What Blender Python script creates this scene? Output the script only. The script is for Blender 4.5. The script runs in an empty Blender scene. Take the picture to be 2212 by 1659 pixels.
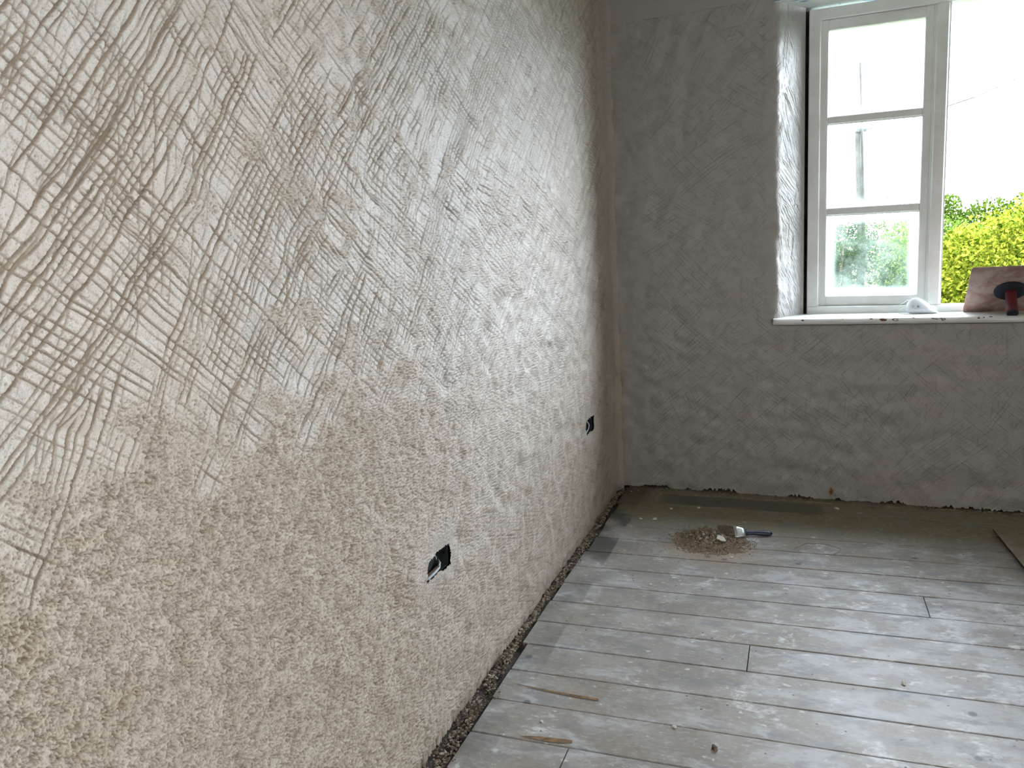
import bpy, math, random
import numpy as np
from mathutils import Vector, Matrix, Euler

# ------------------------------------------------------------------ camera, sky, sun, exposure
W, H = 2212, 1659
F, PITCH, YAW, ROLL = 1695.137, 0.170863, -0.356939, -0.0556505
CAM = Vector((0.91191, -4.04423, 1.30))
scene = bpy.context.scene
COL = scene.collection
cd = bpy.data.cameras.new('camera')
cam = bpy.data.objects.new('camera', cd)
COL.objects.link(cam)
fw = Vector((math.sin(YAW) * math.cos(PITCH), math.cos(YAW) * math.cos(PITCH), -math.sin(PITCH)))
rt = Vector((math.cos(YAW), -math.sin(YAW), 0))
up = rt.cross(fw)
c_, s_ = math.cos(ROLL), math.sin(ROLL)
r2, u2 = c_ * rt + s_ * up, -s_ * rt + c_ * up
m3 = Matrix((r2, u2, -fw)).transposed()
cam.matrix_world = Matrix.Translation(CAM) @ m3.to_4x4()
cd.sensor_fit = 'HORIZONTAL'
cd.sensor_width = 36.0
cd.lens = 36.0 * F / W
cd.clip_start = 0.02
cd.clip_end = 400
scene.camera = cam

SKY_STRENGTH = 9.5
world = bpy.data.worlds.new('daylight')
scene.world = world
world.use_nodes = True
wn = world.node_tree
bg = wn.nodes['Background']
bg.inputs['Color'].default_value = (0.80, 0.90, 1.0, 1)
# hazy sky, with a glow added at right to brighten reveal and left wall
_tc = wn.nodes.new('ShaderNodeTexCoord')
_dt = wn.nodes.new('ShaderNodeVectorMath')
_dt.operation = 'DOT_PRODUCT'
_dt.inputs[1].default_value = Vector((0.86, 0.38, 0.33)).normalized()
wn.links.new(_tc.outputs['Generated'], _dt.inputs[0])
_mr = wn.nodes.new('ShaderNodeMapRange')
_mr.interpolation_type = 'SMOOTHSTEP'
wn.links.new(_dt.outputs['Value'], _mr.inputs[0])
_mr.inputs[1].default_value = 0.20
_mr.inputs[2].default_value = 0.95
_mr.inputs[3].default_value = SKY_STRENGTH
_mr.inputs[4].default_value = SKY_STRENGTH * 5.0
wn.links.new(_mr.outputs[0], bg.inputs['Strength'])

sd = bpy.data.lights.new('sun', 'SUN')
sun = bpy.data.objects.new('sun', sd)
COL.objects.link(sun)
sun.rotation_euler = Vector((-0.62, -0.45, 0.62)).normalized().to_track_quat('Z', 'Y').to_euler()
sd.energy = 7
sd.color = (1.0, 0.93, 0.80)
sd.angle = math.radians(0.6)


def window_light(name, loc, direction, w, h, power, color):
    """area lamp at a window; the side one stands in for an unseen window"""
    ld = bpy.data.lights.new(name, 'AREA')
    lo = bpy.data.objects.new(name, ld)
    COL.objects.link(lo)
    lo.location = loc
    lo.rotation_euler = (-Vector(direction)).to_track_quat('Z', 'Y').to_euler()
    ld.shape = 'RECTANGLE'
    ld.size, ld.size_y = w, h
    ld.energy = power
    ld.color = color
    return lo


window_light('unseen_side_window_lamp', (3.36, -4.45, 1.85), (-1, 0.12, -0.22), 1.3, 0.9, 22, (1.0, 0.88, 0.74))  # added area lamp standing in for an unseen window behind the camera

portal = window_light('sky_portal', (1.5 * math.cos(-0.0578188) + 0.31 * 0.0578, 1.5 * math.sin(-0.0578188) + 0.31, 1.605), (math.sin(-0.0578188), -math.cos(-0.0578188), 0), 1.14, 1.46, 1, (1, 1, 1))
portal.data.cycles.is_portal = True

scene.view_settings.view_transform = 'Standard'
scene.view_settings.look = 'None'
scene.view_settings.gamma = 1
scene.view_settings.use_curve_mapping = False
scene.view_settings.exposure = 0.0
scene.cycles.use_denoising = True
scene.cycles.max_bounces = 10
scene.cycles.diffuse_bounces = 5
scene.cycles.transparent_max_bounces = 16

# ------------------------------------------------------------------ geometry constants
AL, TI, BO = -0.0578188, -0.00894057, 0.00248772
CA, SA = math.cos(AL), math.sin(AL)
ROOM_R, ROOM_REAR, CEIL = 3.4, -5.4, 2.52


def B(X, d, z):
    """back wall frame: X along the wall from the corner, d out through it"""
    return (X * CA - d * SA, X * SA + d * CA, z)


def Bv(P):
    P = np.asarray(P, float)
    return np.stack([P[:, 0] * CA - P[:, 1] * SA, P[:, 0] * SA + P[:, 1] * CA, P[:, 2]], 1)


def Wn(P):
    """window joinery: the same frame, a little out of level"""
    P = np.array(P, float)
    P[:, 2] += TI * (P[:, 0] - 1.0)
    return Bv(P)


# ------------------------------------------------------------------ object helpers
def put(name, verts, faces, mat, parent=None, smooth=False, slots=None, origin=None):
    """link one mesh; verts in world coordinates"""
    verts = np.asarray(verts, float)
    if origin is None:
        if parent is not None:
            origin = ROOTS.get(parent.name, Vector((0, 0, 0)))
        else:
            mn, mx = verts.min(0), verts.max(0)
            origin = Vector(((mn[0] + mx[0]) / 2, (mn[1] + mx[1]) / 2, mn[2]))
    v = verts - np.array(origin)
    me = bpy.data.meshes.new(name)
    if isinstance(faces, np.ndarray):
        n = len(faces)
        k = faces.shape[1]
        me.vertices.add(len(v))
        me.vertices.foreach_set('co', v.astype(np.float32).ravel())
        me.loops.add(n * k)
        me.loops.foreach_set('vertex_index', faces.astype(np.int32).ravel())
        me.polygons.add(n)
        me.polygons.foreach_set('loop_start', np.arange(n, dtype=np.int32) * k)
        me.update(calc_edges=True)
    else:
        me.from_pydata([tuple(p) for p in v], [], faces)
    mats = mat if isinstance(mat, (list, tuple)) else [mat]
    for m in mats:
        me.materials.append(m)
    if slots is not None:
        me.polygons.foreach_set('material_index', np.asarray(slots, np.int32))
    me.polygons.foreach_set('use_smooth', np.full(len(me.polygons), bool(smooth)))
    me.update()
    o = bpy.data.objects.new(name, me)
    COL.objects.link(o)
    if parent is not None:
        o.parent = parent
        ROOTS[o.name] = origin
    else:
        o.location = origin
        ROOTS[o.name] = Vector(origin)
    return o


ROOTS = {}


def tag(o, label=None, cat=None, group=None, kind=None):
    if label: o['label'] = label
    if cat: o['category'] = cat
    if group: o['group'] = group
    if kind: o['kind'] = kind
    return o


def thing(name, loc, label=None, cat=None, group=None, kind=None):
    o = bpy.data.objects.new(name, None)
    COL.objects.link(o)
    o.location = loc
    o.empty_display_size = 0.05
    ROOTS[o.name] = Vector(loc)
    return tag(o, label, cat, group, kind)


class MB:
    def __init__(s):
        s.v, s.f = [], []

    def add(s, v, f):
        b = len(s.v)
        s.v += [tuple(p) for p in v]
        s.f += [tuple(b + i for i in q) for q in f]
        return s

    def box(s, x0, x1, y0, y1, z0, z1, bev=0.0):
        if bev <= 0:
            v = [(x, y, z) for z in (z0, z1) for y in (y0, y1) for x in (x0, x1)]
            return s.add(v, [(0, 2, 3, 1), (4, 5, 7, 6), (0, 1, 5, 4), (2, 6, 7, 3), (0, 4, 6, 2), (1, 3, 7, 5)])
        # rounded rectangle section in (y,z), extruded in x with chamfered ends
        b = bev

        def ring(x, g):
            a0, a1, c0, c1 = y0 + g, y1 - g, z0 + g, z1 - g
            bb = b * 0.999
            return [(x, a0 + bb, c0), (x, a1 - bb, c0), (x, a1, c0 + bb), (x, a1, c1 - bb), (x, a1 - bb, c1), (x, a0 + bb, c1), (x, a0, c1 - bb), (x, a0, c0 + bb)]
        R = ring(x0, b) + ring(x0 + b, 0) + ring(x1 - b, 0) + ring(x1, b)
        f = []
        for k in range(3):
            for i in range(8):
                j = (i + 1) % 8
                f.append((k * 8 + i, k * 8 + j, k * 8 + 8 + j, k * 8 + 8 + i))
        f.append(tuple(reversed(range(8))))
        f.append(tuple(24 + i for i in range(8)))
        return s.add(R, f)

    def boxz(s, x0, x1, y0, y1, z0, z1, bev=0.0):
        """as box, but the long axis is z"""
        t = MB().box(z0, z1, y0, y1, x0, x1, bev)
        return s.add([(p[2], p[1], p[0]) for p in t.v], [tuple(reversed(q)) for q in t.f])

    def tube(s, pts, rad, n=10, cap=True):
        pts = [Vector(p) for p in pts]
        m = len(pts)
        rads = rad if isinstance(rad, (list, tuple)) else [rad] * m
        base = len(s.v)
        ref = None
        for i, p in enumerate(pts):
            t = (pts[min(i + 1, m - 1)] - pts[max(i - 1, 0)]).normalized()
            if ref is None:
                ref = Vector((0, 0, 1)) if abs(t.z) < 0.9 else Vector((1, 0, 0))
            a = t.cross(ref).normalized()
            b = a.cross(t).normalized()
            ref = b
            for k in range(n):
                w = 2 * math.pi * k / n
                s.v.append(tuple(p + (a * math.cos(w) + b * math.sin(w)) * rads[i]))
        for i in range(m - 1):
            for k in range(n):
                j = (k + 1) % n
                s.f.append((base + i * n + k, base + i * n + j, base + (i + 1) * n + j, base + (i + 1) * n + k))
        if cap:
            s.f.append(tuple(base + k for k in reversed(range(n))))
            s.f.append(tuple(base + (m - 1) * n + k for k in range(n)))
        return s

    def put(s, name, mat, parent=None, smooth=False, fn=None, **k):
        v = np.array(s.v, float)
        if fn is not None: v = fn(v)
        return put(name, v, s.f, mat, parent, smooth, **k)


# ------------------------------------------------------------------ material helpers
class NT:
    def __init__(s, name):
        s.m = bpy.data.materials.new(name)
        s.m.use_nodes = True
        s.t = s.m.node_tree
        s.b = s.t.nodes['Principled BSDF']
        s.out = s.t.nodes['Material Output']

    def n(s, typ, **k):
        o = s.t.nodes.new(typ)
        for a, v in k.items():
            setattr(o, a, v)
        return o

    def set(s, sock, v):
        if isinstance(v, bpy.types.NodeSocket):
            s.t.links.new(v, sock)
        else:
            sock.default_value = v

    def coord(s, scale=(1, 1, 1), loc=(0, 0, 0)):
        tc = s.n('ShaderNodeTexCoord')
        mp = s.n('ShaderNodeMapping')
        s.set(mp.inputs['Vector'], tc.outputs['Object'])
        mp.inputs['Scale'].default_value = scale
        mp.inputs['Location'].default_value = loc
        return mp.outputs[0]

    def noise(s, vec, scale, detail=4, rough=0.55, dist=0.0):
        o = s.n('ShaderNodeTexNoise')
        s.set(o.inputs['Vector'], vec)
        o.inputs['Scale'].default_value = scale
        o.inputs['Detail'].default_value = detail
        o.inputs['Roughness'].default_value = rough
        o.inputs['Distortion'].default_value = dist
        return o.outputs['Fac']

    def voro(s, vec, scale, feature='F1', out='Distance'):
        o = s.n('ShaderNodeTexVoronoi', feature=feature)
        s.set(o.inputs['Vector'], vec)
        o.inputs['Scale'].default_value = scale
        return o.outputs[out]

    def ramp(s, fac, a, b, smooth=True):
        o = s.n('ShaderNodeMapRange')
        o.interpolation_type = 'SMOOTHSTEP' if smooth else 'LINEAR'
        s.set(o.inputs[0], fac)
        o.inputs[1].default_value = a
        o.inputs[2].default_value = b
        return o.outputs[0]

    def math(s, op, a, b=0.0, c=0.0, clamp=False):
        o = s.n('ShaderNodeMath', operation=op)
        o.use_clamp = clamp
        s.set(o.inputs[0], a)
        s.set(o.inputs[1], b)
        if op in ('MULTIPLY_ADD', 'COMPARE'): s.set(o.inputs[2], c)
        return o.outputs[0]

    def mix(s, fac, a, b):
        o = s.n('ShaderNodeMix', data_type='RGBA')
        s.set(o.inputs[0], fac)
        for k, v in ((6, a), (7, b)):
            if isinstance(v, (tuple, list)):
                v = (*v[:3], 1)
            s.set(o.inputs[k], v)
        return o.outputs[2]

    def bump(s, h, dist=0.001, strength=1.0, nrm=None):
        o = s.n('ShaderNodeBump')
        s.set(o.inputs['Height'], h)
        o.inputs['Distance'].default_value = dist
        o.inputs['Strength'].default_value = strength
        if nrm is not None: s.set(o.inputs['Normal'], nrm)
        return o.outputs[0]

    def xyz(s):
        tc = s.n('ShaderNodeNewGeometry')
        sp = s.n('ShaderNodeSeparateXYZ')
        s.set(sp.inputs[0], tc.outputs['Position'])
        return sp.outputs, tc.outputs['Position']

    def fin(s, color=None, rough=None, normal=None, spec=None, metal=None):
        if color is not None: s.set(s.b.inputs['Base Color'], (*color, 1) if isinstance(color, tuple) and len(color) == 3 else color)
        if rough is not None: s.set(s.b.inputs['Roughness'], rough)
        if normal is not None: s.set(s.b.inputs['Normal'], normal)
        if spec is not None: s.set(s.b.inputs['Specular IOR Level'], spec)
        if metal is not None: s.b.inputs['Metallic'].default_value = metal
        return s.m


def plain(name, col, rough=0.6, var=0.12, scale=30, bump=0.0003, metal=0, spec=None):
    s = NT(name)
    v = s.coord()
    f = s.noise(v, scale, 5, 0.6)
    c2 = tuple(max(0, x * (1 - var * 2)) for x in col)
    c = s.mix(s.ramp(f, 0.3, 0.7), c2, col)
    return s.fin(c, rough, s.bump(s.noise(v, scale * 6, 3), bump), spec, metal)


def plaster(name, dark=1.0, rough=0.46, cool=0.0, cut_shade_k=0.8, spec=0.6):
    """float-finished lime render. 'coarse' says where it was left sandy; 'cut' where the comb broke
    through the pale floated skin to the browner sandy mortar, plus painted-in shade of grooves and pits"""
    s = NT(name)
    _, P = s.xyz()
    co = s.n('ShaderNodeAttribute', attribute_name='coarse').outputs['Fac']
    cut_shade = s.n('ShaderNodeAttribute', attribute_name='cut_shade').outputs['Fac']
    big = s.noise(P, 1.7, 3, 0.6)
    mid = s.noise(P, 11, 4, 0.6)
    fine = s.noise(P, 160, 3, 0.7)
    speck = s.noise(P, 420, 2, 0.6)
    k = dark
    base = s.mix(s.ramp(big, 0.35, 0.68), (0.66 * k, 0.575 * k, 0.485 * k), (0.63 * k, 0.585 * k, 0.52 * k))
    sandy = s.mix(s.ramp(mid, 0.3, 0.7), (0.56 * k, 0.465 * k, 0.365 * k), (0.66 * k, 0.575 * k, 0.48 * k))
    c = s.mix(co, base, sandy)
    c = s.mix(s.math('MULTIPLY', cut_shade, cut_shade_k), c, s.mix(s.ramp(mid, 0.35, 0.65), (0.185 * k, 0.122 * k, 0.066 * k), (0.275 * k, 0.20 * k, 0.125 * k)))  # brown mortar tone, with groove and pit shade painted in
    c = s.mix(s.math('MULTIPLY', s.ramp(speck, 0.57, 0.68), 0.6), c, (0.20, 0.15, 0.10))
    c = s.mix(cool, c, (0.50 * k, 0.53 * k, 0.56 * k))
    r = s.math('ADD', s.math('MULTIPLY', s.math('MAXIMUM', co, cut_shade), 0.35), s.math('MULTIPLY_ADD', mid, 0.22, rough - 0.11))
    grit = s.noise(P, 620, 3, 0.75)
    nb = s.bump(grit, 0.0014, 0.6)
    nb = s.bump(s.math('ADD', fine, s.math('MULTIPLY', s.noise(P, 60, 3), 0.8)), 0.0012, 0.7, nb)
    return s.fin(c, r, nb, spec)


M = {}
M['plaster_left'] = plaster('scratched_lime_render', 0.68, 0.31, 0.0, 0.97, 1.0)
M['plaster_reveal'] = plaster('lightened_reveal_render', 0.74, 0.40, 0.6, 0.5, 0.9)  # lighter, cooler copy of the wall render, window light painted into its tone
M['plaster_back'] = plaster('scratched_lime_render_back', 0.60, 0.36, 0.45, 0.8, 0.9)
M['masonry'] = plain('shade_dark_masonry', (0.10, 0.085, 0.075), 0.9, 0.3, 20, 0.004)  # masonry, toned dark to carry the shade in the gap round the frame
M['rubble'] = plain('brown_rubble', (0.21, 0.155, 0.105), 0.95, 0.35, 60, 0.002)
M['rubble_light'] = plain('grey_rubble', (0.37, 0.325, 0.27), 0.95, 0.25, 60, 0.002)
M['dust'] = plain('brown_dust', (0.25, 0.185, 0.12), 0.95, 0.2, 90, 0.002)
M['flake'] = plain('white_plaster_flake', (0.66, 0.62, 0.55), 0.9, 0.15, 90, 0.001)
M['black_box'] = plain('dark_metal_box', (0.028, 0.032, 0.032), 0.5, 0.3, 40)
M['grommet'] = plain('grey_plastic', (0.42, 0.44, 0.45), 0.35, 0.1, 40)
M['cable'] = plain('grey_cable', (0.36, 0.38, 0.40), 0.45, 0.1, 40)
M['bristle'] = plain('brown_bristle', (0.20, 0.15, 0.10), 0.8, 0.35, 120, 0.002)
M['ferrule'] = plain('brushed_ferrule', (0.62, 0.63, 0.64), 0.35, 0.1, 60, 0.0002, 1.0)
M['handle_blue'] = plain('navy_handle', (0.012, 0.022, 0.06), 0.35, 0.1, 40)
M['maroon'] = plain('maroon_grip', (0.14, 0.016, 0.022), 0.5, 0.2, 60, 0.0006)
M['foam_black'] = plain('blue_black_foam', (0.014, 0.020, 0.034), 0.75, 0.2, 80, 0.001)
M['mask_white'] = plain('white_filter_cloth', (0.74, 0.77, 0.82), 0.85, 0.04, 60, 0.0003)
M['mask_ink'] = plain('grey_ink', (0.34, 0.34, 0.42), 0.8, 0.1, 60, 0)
M['elastic'] = plain('cream_elastic', (0.72, 0.75, 0.68), 0.7, 0.05, 60)
M['bare_wood'] = plain('bare_brown_wood', (0.16, 0.085, 0.05), 0.8, 0.3, 50)
M['rust'] = plain('rusty_ochre', (0.42, 0.22, 0.05), 0.85, 0.4, 80, 0.002)
M['twine'] = plain('brown_twine', (0.26, 0.20, 0.15), 0.9, 0.1, 60)
M['edge_shade'] = plain('board_edge_shade', (0.06, 0.045, 0.035), 0.85, 0.3, 50)  # near-black stands in for the shadow along the sheet's edge
M['pole'] = plain('weathered_pole', (0.060, 0.065, 0.055), 0.8, 0.3, 8, 0.002)
M['wire'] = plain('black_wire', (0.02, 0.02, 0.02), 0.6, 0.1, 20)
M['bark'] = plain('grey_brown_bark', (0.16, 0.12, 0.07), 0.9, 0.3, 20, 0.003)
M['grass'] = plain('green_grass', (0.09, 0.14, 0.03), 0.95, 0.35, 6, 0.01)
M['ceiling'] = plain('off_white_ceiling', (0.62, 0.60, 0.56), 0.9, 0.05, 6, 0.001)
M['drywall'] = plain('bare_room_plaster', (0.50, 0.45, 0.40), 0.9, 0.1, 6, 0.002)


def paint_mat():
    s = NT('worn_white_gloss')
    v = s.coord()
    f = s.noise(v, 6, 5, 0.6)
    g = s.noise(v, 60, 4, 0.7)
    c = s.mix(s.ramp(f, 0.35, 0.7), (0.74, 0.75, 0.735), (0.84, 0.86, 0.86))
    c = s.mix(s.math('MULTIPLY', s.ramp(g, 0.66, 0.78), 0.5), c, (0.33, 0.28, 0.22))
    return s.fin(c, 0.38, s.bump(s.noise(v, 45, 4), 0.0008), 0.5)


M['paint'] = paint_mat()


def soffit_mat():
    s = NT('flaking_pale_blue_paint')
    v = s.coord()
    f = s.noise(v, 9, 5, 0.65, 0.4)
    c = s.mix(s.ramp(f, 0.40, 0.45), (0.20, 0.30, 0.44), (0.66, 0.69, 0.68))
    return s.fin(c, 0.7, s.bump(s.noise(v, 40, 4), 0.001))


M['soffit'] = soffit_mat()


def glass_mat(name, haze, tint):
    """old dusty pane: clear glass under a film of dust that scatters the daylight"""
    s = NT(name)
    tr = s.n('ShaderNodeBsdfTransparent')
    gl = s.n('ShaderNodeBsdfGlossy')
    gl.inputs['Roughness'].default_value = 0.05
    df = s.n('ShaderNodeBsdfTranslucent')
    dd = s.n('ShaderNodeBsdfDiffuse')
    df.inputs['Color'].default_value = (*tint, 1)
    dd.inputs['Color'].default_value = (*tint, 1)
    v = s.coord()
    vs = s.coord((1, 1, 0.25))
    n1 = s.noise(v, 7, 4, 0.6)
    n2 = s.noise(vs, 50, 4, 0.7)
    uv = s.n('ShaderNodeAttribute', attribute_name='edge').outputs['Fac']
    e = s.ramp(uv, 0.055, 0.0)
    f = s.math('MULTIPLY', s.ramp(n1, 0.25, 0.8), haze)
    f = s.math('ADD', f, s.math('MULTIPLY', s.ramp(n2, 0.55, 0.8), haze * 0.5))
    f = s.math('ADD', f, s.math('MULTIPLY', e, haze * 2.5), clamp=True)
    md = s.n('ShaderNodeMixShader')
    md.inputs[0].default_value = 0.35
    s.t.links.new(df.outputs[0], md.inputs[1])
    s.t.links.new(dd.outputs[0], md.inputs[2])
    m1 = s.n('ShaderNodeMixShader')
    s.set(m1.inputs[0], f)
    s.t.links.new(tr.outputs[0], m1.inputs[1])
    s.t.links.new(md.outputs[0], m1.inputs[2])
    lw = s.n('ShaderNodeLayerWeight')
    lw.inputs[0].default_value = 0.5
    frs = s.math('MULTIPLY_ADD', s.math('POWER', lw.outputs['Facing'], 5.0), 0.9, 0.04)
    m2 = s.n('ShaderNodeMixShader')
    s.set(m2.inputs[0], frs)
    s.t.links.new(m1.outputs[0], m2.inputs[1])
    s.t.links.new(gl.outputs[0], m2.inputs[2])
    s.t.links.new(m2.outputs[0], s.out.inputs[0])
    return s.m


M['glass'] = glass_mat('dusty_glass', 0.03, (0.9, 0.95, 0.93))
M['glass_low'] = glass_mat('misted_glass', 0.085, (0.80, 0.95, 0.90))


def leaf_mat(name, a, b, trans=0.35):
    s = NT(name)
    at = s.n('ShaderNodeAttribute', attribute_name='shade')
    c = s.mix(at.outputs['Fac'], a, b)
    d = s.n('ShaderNodeBsdfDiffuse')
    t = s.n('ShaderNodeBsdfTranslucent')
    s.set(d.inputs[0], c)
    s.set(t.inputs[0], c)
    m = s.n('ShaderNodeMixShader')
    m.inputs[0].default_value = trans
    s.t.links.new(d.outputs[0], m.inputs[1])
    s.t.links.new(t.outputs[0], m.inputs[2])
    s.t.links.new(m.outputs[0], s.out.inputs[0])
    return s.m


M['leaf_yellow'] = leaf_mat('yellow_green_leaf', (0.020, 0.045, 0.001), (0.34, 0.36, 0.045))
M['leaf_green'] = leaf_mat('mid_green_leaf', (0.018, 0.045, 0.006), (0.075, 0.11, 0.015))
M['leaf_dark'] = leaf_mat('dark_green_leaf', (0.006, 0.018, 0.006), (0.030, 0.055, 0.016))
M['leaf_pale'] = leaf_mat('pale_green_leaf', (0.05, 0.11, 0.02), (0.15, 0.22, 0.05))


def floor_mat():
    s = NT('paint_splashed_floorboards')
    (X, Y, Z), P = s.xyz()
    tint = s.n('ShaderNodeAttribute', attribute_name='tint').outputs['Fac']
    mp = s.n('ShaderNodeMapping')
    s.set(mp.inputs[0], P)
    mp.inputs['Scale'].default_value = (0.25, 1.6, 1)
    G = mp.outputs[0]
    grain = s.noise(G, 45, 6, 0.65, 0.6)
    big = s.noise(P, 1.6, 4, 0.6)
    mid = s.noise(P, 7, 5, 0.65)
    c = s.mix(s.ramp(mid, 0.30, 0.72), (0.235, 0.205, 0.175), (0.345, 0.325, 0.30))
    c = s.mix(s.math('MULTIPLY', tint, 0.35), c, (0.25, 0.245, 0.25))
    c = s.mix(s.math('MULTIPLY', s.ramp(grain, 0.5, 0.75), 0.18), c, (0.14, 0.115, 0.09))
    # far side, once under furniture: ochre varnish that the splashes missed
    far = s.ramp(s.math('ADD', Y, s.math('MULTIPLY', s.math('SUBTRACT', mid, 0.5), 0.16)), -0.68, -0.36)
    c = s.mix(s.math('MULTIPLY', far, 0.9), c, s.mix(s.ramp(grain, 0.3, 0.7), (0.15, 0.118, 0.060), (0.205, 0.168, 0.095)))
    right = s.ramp(X, 0.55, 1.35)
    near = s.ramp(Y, -0.75, -1.15)
    zone = s.math('MULTIPLY', right, near)
    # greyish blue wash and white splashes, densest by the window's run of boards
    mw = s.n('ShaderNodeMapping')
    s.set(mw.inputs[0], P)
    mw.inputs['Scale'].default_value = (0.55, 1.1, 1)
    wash = s.noise(mw.outputs[0], 9, 6, 0.68, 0.35)
    wz = s.math('MULTIPLY_ADD', zone, 0.10, s.math('MULTIPLY', far, -0.3))
    w1 = s.ramp(s.math('ADD', wash, wz), 0.50, 0.66)
    c = s.mix(s.math('MULTIPLY', w1, 0.65), c, (0.46, 0.47, 0.50))
    spk = s.noise(mw.outputs[0], 75, 4, 0.7)
    c = s.mix(s.math('MULTIPLY', s.ramp(spk, 0.54, 0.66), 0.40), c, (0.50, 0.50, 0.50))
    c = s.mix(s.math('MULTIPLY', s.ramp(spk, 0.44, 0.34), 0.40), c, (0.15, 0.14, 0.13))
    sp = s.noise(mw.outputs[0], 30, 5, 0.62, 0.25)
    w2 = s.ramp(s.math('ADD', sp, s.math('MULTIPLY_ADD', zone, 0.055, s.math('MULTIPLY', far, -0.02))), 0.645, 0.70)
    c = s.mix(s.math('MULTIPLY', w2, 0.8), c, (0.60, 0.60, 0.60))
    vo = s.voro(mw.outputs[0], 19)
    vo2 = s.math('ADD', vo, s.math('MULTIPLY', s.noise(P, 60, 3), 0.35))
    w3 = s.ramp(vo2, 0.27, 0.235)
    c = s.mix(s.math('MULTIPLY', w3, 0.7), c, (0.58, 0.57, 0.54))
    bl = s.noise(P, 5.5, 7, 0.72, 0.3)
    w4 = s.math('MULTIPLY', s.ramp(s.math('ADD', bl, s.math('MULTIPLY_ADD', zone, 0.05, s.math('MULTIPLY', far, -0.1))), 0.585, 0.66), s.ramp(s.noise(mw.outputs[0], 70, 3, 0.6), 0.35, 0.6))
    c = s.mix(s.math('MULTIPLY', w4, 0.85), c, (0.60, 0.61, 0.63))
    # grey scuffs and the dark stain that borders the room
    sc = s.noise(mw.outputs[0], 13, 4, 0.6, 0.3)
    c = s.mix(s.math('MULTIPLY', s.ramp(sc, 0.52, 0.64), 0.6), c, (0.185, 0.19, 0.205))
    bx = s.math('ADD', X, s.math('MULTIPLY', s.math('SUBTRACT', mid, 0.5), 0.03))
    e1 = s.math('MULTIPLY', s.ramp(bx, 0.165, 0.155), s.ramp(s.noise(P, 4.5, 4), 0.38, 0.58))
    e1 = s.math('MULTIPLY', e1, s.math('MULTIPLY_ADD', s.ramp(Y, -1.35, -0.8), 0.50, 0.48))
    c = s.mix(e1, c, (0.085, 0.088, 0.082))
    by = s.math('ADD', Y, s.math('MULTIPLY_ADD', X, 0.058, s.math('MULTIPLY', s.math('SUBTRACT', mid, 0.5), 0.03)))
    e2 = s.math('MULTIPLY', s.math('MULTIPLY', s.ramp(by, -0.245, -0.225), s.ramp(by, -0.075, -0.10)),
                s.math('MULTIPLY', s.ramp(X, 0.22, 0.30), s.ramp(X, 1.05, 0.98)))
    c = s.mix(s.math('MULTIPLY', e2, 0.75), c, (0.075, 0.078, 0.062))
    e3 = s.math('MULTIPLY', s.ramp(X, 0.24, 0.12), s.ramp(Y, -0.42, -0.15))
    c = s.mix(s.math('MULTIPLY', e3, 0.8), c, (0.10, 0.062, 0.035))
    # dust swept out around the heap
    dx = s.math('SUBTRACT', X, 0.56)
    dy = s.math('ADD', Y, 0.86)
    dist = s.math('SQRT', s.math('ADD', s.math('MULTIPLY', s.math('MULTIPLY', dx, dx), 0.6), s.math('MULTIPLY', s.math('MULTIPLY', dy, dy), 2.2)))
    dd = s.ramp(s.math('ADD', dist, s.math('MULTIPLY', s.math('SUBTRACT', mid, 0.5), 0.18)), 0.26, 0.05)
    c = s.mix(s.math('MULTIPLY', dd, 0.6), c, (0.29, 0.225, 0.155))
    # nail heads, knots
    vn = s.voro(P, 5.2)
    c = s.mix(s.math('MULTIPLY', s.ramp(vn, 0.085, 0.05), 0.8), c, (0.085, 0.09, 0.11))
    vk = s.voro(P, 17)
    c = s.mix(s.math('MULTIPLY', s.ramp(vk, 0.07, 0.05), 0.8), c, (0.035, 0.03, 0.03))
    r = s.math('MULTIPLY_ADD', s.ramp(mid, 0.3, 0.7), 0.14, 0.43)
    nb = s.bump(s.math('ADD', s.math('MULTIPLY', grain, 0.5), s.math('MULTIPLY', w2, 0.4)), 0.0012, 0.7)
    return s.fin(c, r, nb, 0.42)


M['floor'] = floor_mat()
M['floor_split'] = plain('raw_orange_wood', (0.25, 0.155, 0.075), 0.8, 0.3, 60)

rng = np.random.default_rng(7)


# ------------------------------------------------------------------ relief of the rendered walls
def smooth01(x, a, b):
    t = np.clip((x - a) / (b - a), 0, 1)
    return t * t * (3 - 2 * t)


def band(shape, px, lo, hi, seed):
    """band-passed noise, wavelengths lo..hi metres, unit variance"""
    g = np.random.default_rng(seed)
    n = g.standard_normal(shape).astype(np.float32)
    f = np.fft.rfft2(n)
    fy = np.fft.fftfreq(shape[0], px)[:, None]
    fx = np.fft.rfftfreq(shape[1], px)[None, :]
    k = np.sqrt(fx * fx + fy * fy) + 1e-9
    f *= np.exp(-(k * lo) ** 2) * (1 - np.exp(-(k * hi) ** 2))
    o = np.fft.irfft2(f, s=shape).astype(np.float32)
    return o / o.std()


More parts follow.
